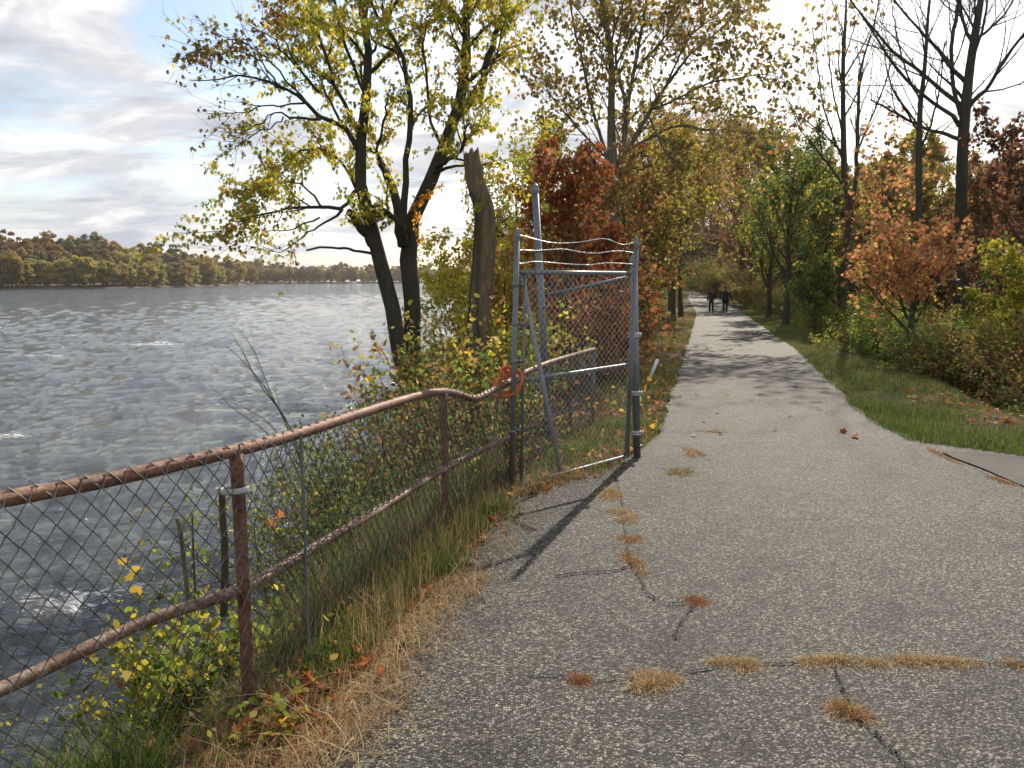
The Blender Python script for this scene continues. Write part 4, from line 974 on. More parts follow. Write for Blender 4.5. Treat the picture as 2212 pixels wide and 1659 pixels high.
mb = MB(); cap(mb, sr1, .0205); fb(mb, 'post_cap', 'galv', gate, GO)
def bar(a, b, r, name, mat='galv', sides=12, parent=gate, O=GO):
    mb = MB(); tubes(mb, np.array([a, a*.5+b*.5, b]), np.full(3, r), sides, cap=True); return fb(mb, name, mat, parent, O)
def fan(a, b, ya=YL, yb=YR): return W(a[0], a[1], ya), W(b[0], b[1], yb)
bar(*fan((1124, 588), (1362, 591)), .0175, 'top_bar'); bar(*fan((1112, 824), (1358, 788)), .0165, 'middle_bar'); bar(*fan((1108, 1052), (1352, 986)), .0165, 'bottom_bar')
bar(W(1134, 592, YL+.03), W(1126, 1046, YL+.04), .011, 'tension_pipe')
for y_ in (612, 775, 928, 690+5):
    mb = MB(); c = sl0+(sl1-sl0)*((1052-y_)/540); lathe(mb, c, [(.024, -.012), (.026, -.01), (.026, .01), (.024, .012)], 14); box(mb, c+[.045, .02, 0], (.05, .01, .02)); fb(mb, 'clamp', 'galv', gate, GO)
# timber-like brace
a, b = W(1126, 585, YL+.05), W(1210, 1018, YL+.22); d = norm(b-a); mb = MB()
u = norm(np.cross(d, [0, 1, 0])); v_ = np.cross(d, u); box(mb, (a+b)/2, (.034, .018, np.linalg.norm(b-a)), np.stack([u, v_, d], 1)); fb(mb, 'brace', 'brace', gate, GO, False)
def gate_mesh():
    mb = MB(); A0, B0 = W(1126, 1048, YL+.03), W(1352, 986, YR-.01); A1, B1 = W(1134, 584, YL+.03), W(1364, 587, YR-.01)
    wid = np.linalg.norm(B0[:2]-A0[:2]); W2, H2 = .030, .030; nw = int(wid/W2); hgt = 2.; K = int(1.66/H2)
    n2 = norm(np.array([(B0-A0)[1], -(B0-A0)[0], 0])); Pl = []
    for i in range(nw):
        j = np.arange(K+1); s = (i+((j+i) % 2))*W2/wid; t_ = j/K
        p = (A0*(1-s)[:, None]+B0*s[:, None])*(1-t_)[:, None]+(A1*(1-s)[:, None]+B1*s[:, None])*t_[:, None]
        p[:, 2] += .02*t_
        p += n2*(.018+.005*np.sin(s*9+t_*7)+np.where((j+i) % 2 == 0, .0018, -.0018))[:, None]
        Pl.append(p)
    P = np.array(Pl)+rw.normal(0, .0012, (nw, K+1, 3)); tubes(mb, P, np.full((nw, K+1), .0019), 4); return mb
fb(gate_mesh(), 'wire_mesh', 'wire', gate, GO)
BW = [[(1122, 508), (1136, 511), (1174, 521), (1207, 525), (1251, 523), (1294, 516), (1316, 518), (1346, 528), (1372, 523)],
      [(1120, 540), (1136, 540), (1160, 541), (1215, 538), (1252, 544), (1285, 547), (1333, 542), (1372, 546)],
      [(1120, 568), (1130, 569), (1157, 565), (1199, 568), (1240, 571), (1275, 572), (1315, 568), (1372, 571)]]
for l in BW:
    P = resample(smooth_path(np.array([W(x, y, YL+(YR-YL)*(x-1117)/255) for x, y in l]), 80), 90); mb = MB()
    ph = np.arange(90)*1.9
    for s in (0, math.pi):
        Q = P.copy(); Q[:, 2] += .0026*np.sin(ph+s); Q[:, 1] += .0026*np.cos(ph+s); tubes(mb, Q, np.full(90, .0022), 5)
    for i in range(4, 88, 8):
        for k_ in range(2):
            dd = norm(rw.normal(0, 1, 3)); tubes(mb, np.array([P[i]-dd*.016, P[i], P[i]+dd*.016]), np.array([.0008, .0016, .0008]), 4)
    fb(mb, 'barbed_wire', 'bright', gate, GO)
# hinge post
hp0, hp1 = W(1377, 992, 7.12), W(1369, 566, 7.12); hp0[2] -= .1
hpost = empty('gate_post', (hp0[0], hp0[1], float(H(hp0[0], hp0[1]))), 'stout grey hinge post carrying the open gate at the path edge', 'post'); HO = np.array(hpost.location)
mb = MB(); tubes(mb, np.array([hp0, hp1]), np.array([.034, .032]), 16, cap=True); fb(mb, 'shaft', 'galv', hpost, HO)
mb = MB(); cap(mb, hp1, .032); fb(mb, 'post_cap', 'galv', hpost, HO)
for y_ in (715, 836, 920):
    c = hp0+(hp1-hp0)*((1000-y_)/434.); mb = MB()
    lathe(mb, c, [(.035, -.022), (.039, -.02), (.039, .02), (.035, .022)], 14); tubes(mb, np.array([c+[-.075, -.05, .012], c+[.05, -.03, .012]]), np.array([.006, .006]), 6, cap=True)
    tubes(mb, np.array([c+[-.075, -.05, -.012], c+[.05, -.03, -.012]]), np.array([.006, .006]), 6, cap=True); tubes(mb, np.array([c+[.045, -.03, -.02], c+[.045, -.03, .022]]), np.array([.011, .011]), 8, cap=True)
    fb(mb, 'hinge', 'wire', hpost, HO)
c = hp0+(hp1-hp0)*((1000-948)/434.); mb = MB(); lathe(mb, c, [(.035, -.01), (.05, -.006), (.05, .006), (.035, .01)], 14); fb(mb, 'collar', 'dark_metal', hpost, HO)
# tall pole behind
tp1, tp0 = W(1156, 412, 8.0), W(1188, 935, 8.0); tp0[2] -= .2
tpole = empty('fence_pole', (tp0[0], tp0[1], float(H(tp0[0], tp0[1]))), 'tallest grey steel pole with a domed cap standing behind the gate', 'post'); TO = np.array(tpole.location)
mb = MB(); tubes(mb, np.array([tp0, tp1]), np.array([.037, .034]), 16, cap=True); fb(mb, 'shaft', 'galv', tpole, TO)
mb = MB(); cap(mb, tp1, .035); fb(mb, 'post_cap', 'galv', tpole, TO)
bar(W(1184, 637, 7.95), W(1352, 600, 7.3), .016, 'brace_bar', 'galv', 12, tpole, TO)
for y_ in (533, 650, 790):
    c = tp0+(tp1-tp0)*((960-y_)/548.); mb = MB(); lathe(mb, c, [(.037, -.014), (.040, -.012), (.040, .012), (.037, .014)], 14); box(mb, c+[.05, -.02, 0], (.04, .012, .02)); fb(mb, 'clamp', 'galv', tpole, TO)
sp0, sp1 = W(1196, 955, 7.6), W(1193, 780, 7.6); mb = MB(); tubes(mb, np.array([sp0-[0, 0, .25], sp1]), np.array([.012, .012]), 8, cap=True); o = mb.build('fence_stake', M['dark_metal'], None, True, sp0); tag(o, 'thin black stake beside the foot of the tall pole', 'stake')
# rope coils
def rope():
    rng = np.random.default_rng(4); mb = MB(); c = W(1098, 828, 6.22)
    for k_ in range(5):
        t_ = np.linspace(0, 2*np.pi, 60); rx = .100+.010*k_*rng.uniform(.3, 1.2); rz_ = .078+.016*rng.uniform(-1, 1)
        th = rad(28)+rng.normal(0, .08)
        x = rx*np.cos(t_); z = rz_*np.sin(t_)
        P = np.stack([c[0]+x*math.cos(th)-z*math.sin(th)*.4+rng.normal(0, .006), c[1]+.10*np.sin(t_+1)-.02+rng.normal(0, .01)+0*t_, c[2]+x*math.sin(th)*.8+z*math.cos(th)+rng.normal(0, .006)+.006*np.sin(3*t_+k_)], 1)
        tubes(mb, P, np.full(60, .0095), 8)
    k0 = W(1080, 806, 6.15); 
    for k_ in range(5):
        t_ = np.linspace(0, 2*np.pi, 30); q = norm(rng.normal(0, 1, 3)); r2 = norm(np.cross(q, rng.normal(0, 1, 3)))
        cc = k0+rng.normal(0, .018, 3)+np.array([.018*k_, 0, .008*k_]); P = cc+.032*(np.outer(np.cos(t_), q)+np.outer(np.sin(t_), r2)); tubes(mb, P, np.full(30, .0085), 8)
    P = smooth_path([W(1068, 815, 6.2), W(1066, 845, 6.2), W(1080, 858, 6.1), W(1110, 850, 6.05), W(1128, 822, 6.05), W(1122, 800, 6.1), W(1100, 805, 6.1)], 40); tubes(mb, P, np.full(40, .0085), 8)
    for i in range(30):
        q = W(1096, 796, 6.12); dd = norm(rng.normal(0, 1, 3)+[0, 0, .8]); tubes(mb, np.array([q, q+dd*.04]), np.array([.0015, .0008]), 3)
    o = mb.build('rope_coil', M['rope'], None, True, c); tag(o, 'knotted coil of orange rope tying the gate to the rusty rail', 'rope')
rope()

# ------------------------------------------------------------------ grass, leaves, tufts
def blades(mb, p, h, wd, lean, pal, rng, k=3, tips=None):
    n = len(p); a = rng.uniform(0, 6.28, n); hh = rng.uniform(.5, 1.15, n)*h; ln = rng.uniform(.1, 1, n)*lean
    dx, dy = np.cos(a), np.sin(a); sxx, syy = -dy, dx
    rows = []
    for j in range(k+1):
        t_ = j/k; out_ = ln*hh*t_**1.8; up_ = hh*t_*np.sqrt(np.maximum(1-(ln*t_*.75)**2, .05)); w_ = wd*(1-t_**1.5)*rng.uniform(.8, 1.2, n)*.5+.0003
        cxx = p[:, 0]+dx*out_; cyy = p[:, 1]+dy*out_; cz = p[:, 2]+up_
        rows.append(np.stack([cxx-sxx*w_, cyy-syy*w_, cz], 1)); rows.append(np.stack([cxx+sxx*w_, cyy+syy*w_, cz], 1))
    v = np.stack(rows, 1); m_ = 2*(k+1); base = np.arange(n)[:, None]*m_
    f = np.concatenate([base+np.array([[2*j, 2*j+1, 2*j+3, 2*j+2]]) for j in range(k)])
    pal = np.asarray(pal, float); ci = rng.choice(len(pal), n, p=pal[:, 3]/pal[:, 3].sum()); c = pal[ci, :3]*rng.uniform(.7, 1.3, (n, 1))
    mb.add(v.reshape(-1, 3), f, np.repeat(c, m_, 0))
GG = [(0.101, 0.162, 0.027, 4), (0.162, 0.23, 0.041, 3), (0.061, 0.108, 0.024, 2), (0.351, 0.27, 0.121, 1)]
GD = [(0.115, 0.138, 0.034, 3), (0.253, 0.196, 0.086, 4), (0.38, 0.287, 0.138, 3), (0.069, 0.092, 0.023, 3)]
ST = [(.50, .36, .18, 3), (.38, .24, .11, 3), (.26, .14, .06, 2), (.6, .5, .3, 2)]
gr = np.random.default_rng(12)
def pts(x, y): return np.stack([x, y, H(x, y)-.01], 1)
def zone(n, y0, y1, pw, fx):
    y = y0+(y1-y0)*gr.uniform(0, 1, n)**pw; x = fx(y, gr.uniform(0, 1, n)); return x, y
def patchy(x, y, s, th): return fbm(x*1.7, y*1.7, s) > th
mb = MB()
# between fence and path, near
x, y = zone(15000, 1.6, 6.6, 1.2, lambda y, u: Bx(y)-.35+u*(Lx(y)-Bx(y)+.38-.30*np.clip((3.9-y)/.8, 0, 1))); k_ = patchy(x, y, .5, -.5); blades(mb, pts(x, y)[k_], .13, .0035, 1.4, GD+ST[:1], gr)
x, y = zone(3200, 3.2, 5.4, .9, lambda y, u: Bx(y)-.3+u*.55); blades(mb, pts(x, y), .26, .004, .7, GD, gr)
x, y = zone(6000, 3.6, 6.6, .8, lambda y, u: Bx(y)-1.1+u*1.0); blades(mb, pts(x, y), .42, .005, .7, GD+GG, gr)
# bright tufts beside path edge
for px, py in [(1060, 1120), (1010, 1150), (1250, 985), (1330, 930), (1200, 1000), (700, 1440), (640, 1300), (620, 1230), (950, 1240)]:
    g = G(px, py); n = 500; x = g[0]+gr.normal(0, .09, n); y = g[1]+gr.normal(0, .10, n); blades(mb, pts(x, y), .16, .005, .8, GG, gr)
o = tag(mb.build('fence_grass', M['grass'], smooth=False), 'tangled green and straw grass along the foot of the chain-link fence', 'grass', kind='stuff')
mb = MB()
x, y = zone(7000, 1.6, 2.45, 1., lambda y, u: Bx(y)-.85+u*.98); z = pts(x, y); k_ = (x < -1.12)
z = z[k_]; z[:, 2] = np.maximum(z[:, 2], -.35); blades(mb, z, .25, .0055, .8, GG, gr, 4)
tag(mb.build('foreground_grass', M['grass'], smooth=False), 'long lush green grass blades in the lower left corner under the fence', 'grass', kind='stuff')
mb = MB()
x, y = zone(110000, 7.2, 60, 1.9, lambda y, u: Rx(y)-.05+u**1.1*(2.0+(y < 12)*.9))
k_ = fbm(x, y, .6) > -.85; p_ = pts(x, y)[k_]; s = 1+p_[:, 1]/20
for lo, hi in ((0, 12), (12, 25), (25, 80)):
    kk = (p_[:, 1] >= lo) & (p_[:, 1] < hi); sc = {0: .075, 12: .10, 25: .14}[lo]; blades(mb, p_[kk], sc, sc*.07, 1., GG+GG+GD, gr, 2)
for px, py, n, h in [(1930, 930, 2500, .13), (2020, 960, 1500, .12), (1850, 880, 1800, .11), (2100, 955, 1600, .12), (1990, 900, 2500, .11), (2150, 990, 900, .11)]:
    g = G(px, py); x = g[0]+gr.normal(0, .28, n); y = g[1]+gr.normal(0, .28, n); k_ = x > Rx(y)-.08; blades(mb, pts(x, y)[k_], h, .007, .9, [(.10, .15, .03, 4), (.17, .22, .04, 3), (.06, .09, .02, 3), (.25, .22, .08, 1)], gr, 3)
tag(mb.build('verge_grass', M['grass'], smooth=False), 'bright green grass of the verge along the right of the path', 'grass', kind='stuff')
mb = MB()
x, y = zone(60000, 6.7, 60, 2.2, lambda y, u: Bx(y)-.3+u*(Lx(y)-Bx(y)+.33)); k_ = fbm(x, y, .7) > -.35; p_ = pts(x, y)[k_]
for lo, hi in ((0, 12), (12, 25), (25, 80)):
    kk = (p_[:, 1] >= lo) & (p_[:, 1] < hi); sc = {0: .085, 12: .11, 25: .14}[lo]; blades(mb, p_[kk], sc, sc*.08, .9, GG+GD, gr, 2)
x, y = zone(5000, 6.4, 9, 1, lambda y, u: Bx(y)-.3+u*1.0); blades(mb, pts(x, y), .13, .005, .9, GG+GD, gr)
tag(mb.build('bank_grass', M['grass'], smooth=False), 'patchy green grass between the left path edge and the river bank', 'grass', kind='stuff')
# straw mat on the near left edge of the path
mb = MB()
x, y = zone(17000, 1.6, 4.2, 1., lambda y, u: Lx(y)-.40+u*(.50+.12*np.sin(y*5))); k_ = fbm(x*2, y*2, .4) > -.5; z = pts(x, y)[k_]; z[:, 2] += .012
blades(mb, z, .08, .0024, 1.8, ST, gr, 3)
n_ = 2600; y = 1.6+2.6*gr.uniform(0, 1, n_); x = Lx(y)-.02+np.abs(gr.normal(0, .11, n_)); z = pts(x, y); z[:, 2] = z0(y)+.01; blades(mb, z, .05, .002, 2.5, ST, gr, 2)
n_ = 500; y = 2+4.5*gr.uniform(0, 1, n_); x = Lx(y)-.1+gr.uniform(0, .35, n_); z = pts(x, y); z[:, 2] += .02; blades(mb, z, .26, .0022, 2.4, ST, gr, 4)
x, y = zone(5000, 5.4, 7.2, 1., lambda y, u: Lx(y)-.4+u*.5); z = pts(x, y); z[:, 2] += .01; blades(mb, z, .07, .003, 1.3, ST+GG, gr, 2)
tag(mb.build('dry_grass', M['grass'], smooth=False), 'dead straw matted over the near left edge of the asphalt', 'dry grass', kind='stuff')
# fallen leaves
mb = MB(); LV = [(.36, .12, .045, 4), (.28, .14, .07, 3), (.42, .26, .14, 2), (.45, .25, .04, 1), (.2, .09, .05, 2)]
x, y = zone(560, 1.7, 6.4, .9, lambda y, u: Lx(y)-.32+u*.40); z = pts(x, y); z[:, 2] += .035; put_leaves(mb, z, (.035, .085), LV, 'maple', .1, gr, flat=.4)
for px, py, n in [(690, 1480, 60), (740, 1420, 50), (650, 1530, 50), (590, 1600, 50), (820, 1340, 24), (880, 1270, 20), (900, 1290, 14), (1150, 1070, 70), (1230, 1030, 60), (1050, 1140, 30), (1290, 1010, 40), (600, 1560, 30)]:
    g = G(px, py); x = g[0]+gr.normal(0, .10, n); y = g[1]+gr.normal(0, .10, n); z = pts(x, y); z[:, 2] += .03+gr.uniform(0, .03, n); put_leaves(mb, z, (.03, .075), LV, 'maple', .1, gr, flat=.35)
x, y = zone(5000, 7, 60, 2., lambda y, u: Lx(y)-1.4+u*1.35); z = pts(x, y); z[:, 2] += .03; put_leaves(mb, z, (.05, .10), LV, 'quad', .1, gr, flat=.5)
x, y = zone(1500, 9, 60, 2., lambda y, u: Rx(y)+.9+u*2.4); z = pts(x, y); z[:, 2] += .04; put_leaves(mb, z, (.05, .10), LV, 'quad', .1, gr, flat=.5)
x, y = zone(120, 8, 60, 1.4, lambda y, u: Lx(y)+u*(Rx(y)-Lx(y))); z = pts(x, y); z[:, 2] += .045; put_leaves(mb, z, (.05, .09), LV, 'maple', .1, gr, flat=.7)
x, y = zone(22000, 10, 90, 1.5, lambda y, u: Rx(y)+2.5+u*16); z = pts(x, y); z[:, 2] += .04; put_leaves(mb, z, (.09, .16), BRN+LV, 'quad', .1, gr, flat=.5)
x, y = zone(9000, 2.5, 50, 1.6, lambda y, u: Bx(y)-.2-u*3.5); z = pts(x, y); z[:, 2] += .04; put_leaves(mb, z, (.05, .10), BRN+LV, 'quad', .1, gr, flat=.5)
tag(mb.build('fallen_leaves', M['leaf'], smooth=False), 'scattered orange and brown fallen leaves on verges and woodland floor', 'leaves', kind='stuff')
DY = [(.50, .36, .05, 3), (.34, .22, .05, 2)]
for px, py, n, pal_, lb in [(285, 1222, 3, DY, 'upper pair of large yellow leaves caught in the mesh above the white water'), (288, 1264, 2, DY, 'lower yellow leaf hanging in the mesh above the white water'), (268, 1470, 3, BRN, 'curled brown leaves hanging in the mesh below the lower rail'), (603, 1125, 3, RUS, 'red leaf hanging in the mesh just left of the thin stake'), (331, 1282, 3, GRN, 'small green leaves in the mesh right of the yellow ones'), (537, 1478, 1, DY, 'single yellow leaf stuck to the foot of the first rusty post')]:
    c_ = W(px, py, 2.85+max(0, px-300)*.0012); vl = MB(); put_leaves(vl, c_+gr.normal(0, .016, (n, 3)), (.035, .052), pal_, 'maple', .9, gr)
    tag(vl.build('hanging_leaf', M['leaf'], smooth=False, loc=c_), lb, 'leaf', 'leaves caught in the chain-link mesh')
# low weeds with broad leaves below the fence
mb = MB()
for px, py, n in [(430, 1590, 260), (560, 1600, 200), (500, 1480, 200), (640, 1580, 60), (380, 1500, 120), (700, 1380, 120), (620, 1380, 160), (820, 1250, 160), (780, 1200, 200), (700, 1300, 160), (760, 1320, 120), (900, 1180, 140), (850, 1150, 160), (960, 1120, 120), (930, 1060, 120)]:
    g = G(px, py); x = g[0]+gr.normal(0, .10, n); y = g[1]+gr.normal(0, .10, n); k_ = x < Lx(y)-.08; z = pts(x, y)[k_]; z[:, 2] += gr.uniform(.02, .17, len(z))
    put_leaves(mb, z, (.022, .048), [(.12, .16, .03, 3), (.26, .26, .05, 3), (.32, .22, .06, 2), (.2, .14, .05, 2)], 'oval', .1, gr, flat=.35)
tag(mb.build('weeds', M['leaf'], smooth=False), 'low leafy weeds around the foot of the first rusty post', 'weeds', kind='stuff')
# dry tufts growing through the asphalt (countable)
RST = [(.34, .15, .06, 3), (.26, .11, .045, 3), (.40, .22, .09, 2)]
TUF = [(1410, 1490, 150, 34, 'pale straw tuft lowest in the middle of the asphalt', ST, 1.), (1255, 1487, 54, 18, 'small reddish dry tuft left of the pale straw tuft', RST, .5), (1600, 1455, 112, 22, 'brown dry tuft just left of the long straw streak', ST, .7),
 (1935, 1449, 390, 20, 'longest streak of dry straw crossing the asphalt at the lower right', ST, .8), (2190, 1455, 50, 10, 'short brown streak at the right edge in line with the long straw streak', RST+ST, .5),
 (1830, 1556, 72, 30, 'brown spiky tuft below the long straw streak', ST+RST, .8), (1497, 1317, 64, 24, 'rust-red mossy tuft alone on the bare asphalt', RST, .35), (1362, 1228, 56, 46, 'reddish tuft at the lower end of the row of tufts', RST+ST, .5),
 (1360, 1177, 62, 18, 'thin brown tuft second from the lower end of the row', ST+RST, .6), (1347, 1125, 76, 34, 'bushy straw tuft in the shade line, middle of the row', ST, 1.), (1325, 1080, 60, 30, 'straw tuft nearest the gate shadow, top of the row', ST, .9),
 (1497, 982, 44, 36, 'square reddish patch of dry grass right of the hinge post', RST+ST, .5), (1465, 1030, 62, 18, 'green-brown tuft below the square reddish patch', ST+GG, .8), (1535, 940, 80, 8, 'faint brown streak along the crack across the path', ST+RST, .4),
 (2020, 985, 110, 14, 'slanting reddish streak beside the bright verge', RST+ST, .5), (2158, 1046, 90, 10, 'reddish streak near the smooth side path', RST+ST, .5)]
for px, py, wpx, hpx, lb, pal, hs in TUF:
    n = int(min(6500, 1.3*wpx*max(hpx, 14))); mb = MB(); g = G(px, py); cs = gr.normal(0, .17, (7, 2)); ci_ = gr.integers(0, 7, n); u = cs[ci_, 0]+gr.normal(0, .085, n) if wpx < 200 else (gr.choice([-.47, -.40, -.33, -.27, -.15, -.1, .02, .08, .17, .24, .33, .40], n)+gr.normal(0, .028, n))
    sl_ = .55 if 'slanting' in lb else (.3 if 'near the smooth' in lb else 0)
    X = np.array([G(px+a*wpx, py+a*wpx*sl_+b*hpx) for a, b in zip(np.linspace(-.7, .7, 9), np.zeros(9))])
    P = np.stack([np.interp(u, np.linspace(-.7, .7, 9), X[:, c]) for c in range(3)], 1)
    dy = abs(G(px, py-hpx/2)[1]-G(px, py+hpx/2)[1])
    P[:, 1] += (cs[ci_, 1]*1.1*(wpx < 200)+gr.normal(0, .11 if wpx < 200 else .2, n))*dy*(1. if wpx < 200 else (.6+.5*np.sin(u*9)+.3*np.sin(u*23+1)))
    if wpx > 200: P[:, 1] += .012*np.sin(u*14)
    P[:, 2] = z0(P[:, 1])
    kp = fbm(P[:, 0]*5, P[:, 1]*5, .35)+gr.uniform(-.6, .6, n) > -.35; P = P[kp]
    stray = gr.uniform(0, 1, len(P)) < .16; P[stray, 0] += gr.normal(0, .035, stray.sum()); P[stray, 1] += gr.normal(0, .035, stray.sum())
    P += np.column_stack([gr.normal(0, .012, len(P)), gr.normal(0, .012, len(P)), np.zeros(len(P))])
    blades(mb, P, .030*hs+.006, .0020 if py > 1100 else .0035, 2.2, pal, gr, 2)
    tag(mb.build('grass_tuft', M['grass'], None, False, g), lb, 'grass tuft', 'dry tufts growing through the asphalt')
# cracks: thin dark recess strips, parts of the path
CR = [[(1140, 1478), (1200, 1482), (1256, 1490), (1340, 1487), (1410, 1487), (1500, 1470), (1590, 1455), (1700, 1452), (1760, 1444), (1950, 1448), (2130, 1452), (2212, 1456), (2400, 1460)],
      [(1360, 1230), (1385, 1270), (1400, 1300), (1440, 1322), (1497, 1320), (1470, 1360), (1455, 1400)], [(1200, 1262), (1260, 1254), (1320, 1250), (1355, 1240)],
      [(1800, 1460), (1815, 1500), (1840, 1560), (1880, 1600), (1930, 1650), (1990, 1720)], [(1320, 1010), (1335, 1060), (1347, 1120), (1352, 1180), (1362, 1240)],
      [(1495, 938), (1560, 940), (1600, 944), (1700, 940), (1780, 946), (1870, 948), (1980, 962), (2030, 990), (2090, 1015), (2180, 1060), (2300, 1110)]]
for i, l in enumerate(CR):
    Q = resample(smooth_path(np.array([G(*p) for p in l]), 160), 220); Q[:, :2] += gr.normal(0, .004, (220, 2)).cumsum(0)*.3*0+gr.normal(0, .006, (220, 2))
    Q[:, 2] = z0(Q[:, 1])+.010+.003
    wd = (.0022+.0014*np.sin(np.arange(220)*.21+i)+gr.uniform(0, .0012, 220))*(1.6 if i == 9 else 1)*(.45 if i == 5 else 1)
    T = norm(np.gradient(Q, axis=0)); nn = np.stack([-T[:, 1], T[:, 0], 0*T[:, 0]], 1)
    v = np.stack([Q-nn*wd[:, None], Q+nn*wd[:, None]], 1); mb = MB(); mb.add(v.reshape(-1, 3), [[2*j, 2*j+1, 2*j+3, 2*j+2] for j in range(219)]); mb.build('crack', M['crack'], path)

# small marker board by the path, boat, river rocks
mb = MB(); a, b = W(1405, 812, 13.5), W(1418, 782, 13.6); d = norm(b-a); u = norm(np.cross(d, [0, 1, 0])); box(mb, (a+b)/2, (.05, .03, np.linalg.norm(b-a)+.1), np.stack([u, np.cross(d, u), d], 1)); o = mb.build('wooden_stake', M['white'], None, False, a); tag(o, 'small pale slanting stake on the grass left of the path', 'stake')
def boat():
    p = WW(762, 613.5); o = empty('motorboat', p, 'tiny white motorboat far off at the river bend', 'boat'); mb = MB()
    n = 12; t_ = np.linspace(-1, 1, n); w_ = 1.1*np.sqrt(np.clip(1-((t_+.15)/1.15)**4, .0, 1))+.02; rows = []
    for s, z_ in ((0, -.3), (.7, 0), (1, .9), (.9, .92)):
        for sg in (1,): rows.append(np.stack([t_*3.2, -w_*s, np.full(n, z_)+.25*np.clip(t_, 0, 1)**2*(z_ > .5)], 1))
    rows = rows+[r*np.array([1, -1, 1]) for r in rows[::-1]]
    v = np.array(rows); idx = np.arange(8*n).reshape(8, n)
    mb.add(v.reshape(-1, 3), np.concatenate([np.stack([idx[i, :-1], idx[i, 1:], idx[(i+1) % 8, 1:], idx[(i+1) % 8, :-1]], -1) for i in range(8)])); mb.build('hull', M['white'], o)
    mb = MB(); box(mb, (.3, 0, 1.5), (1.8, 1.5, 1.1)); mb.build('cabin', M['white'], o, False)
boat()
def rock(px, py, s, lb):
    p = WW(px, py); rng = np.random.default_rng(px); mb = MB(); n, m = 14, 9; th = np.arange(n)/n*6.283; ph = np.linspace(.05, np.pi-.05, m)
    r_ = 1+.18*rng.normal(0, 1, (m, n)); v = np.stack([np.outer(np.sin(ph), np.cos(th))*r_*s*1.5, np.outer(np.sin(ph), np.sin(th))*r_*s, np.outer(np.cos(ph), np.ones(n))*r_*s*.45], -1)
    idx = np.arange(n*m).reshape(m, n); mb.add(v.reshape(-1, 3), np.stack([idx[:-1], np.roll(idx, -1, 1)[:-1], np.roll(idx, -1, 1)[1:], idx[1:]], -1).reshape(-1, 4)); o = mb.build('rock', M['rock']); o.location = p; tag(o, lb, 'rock')



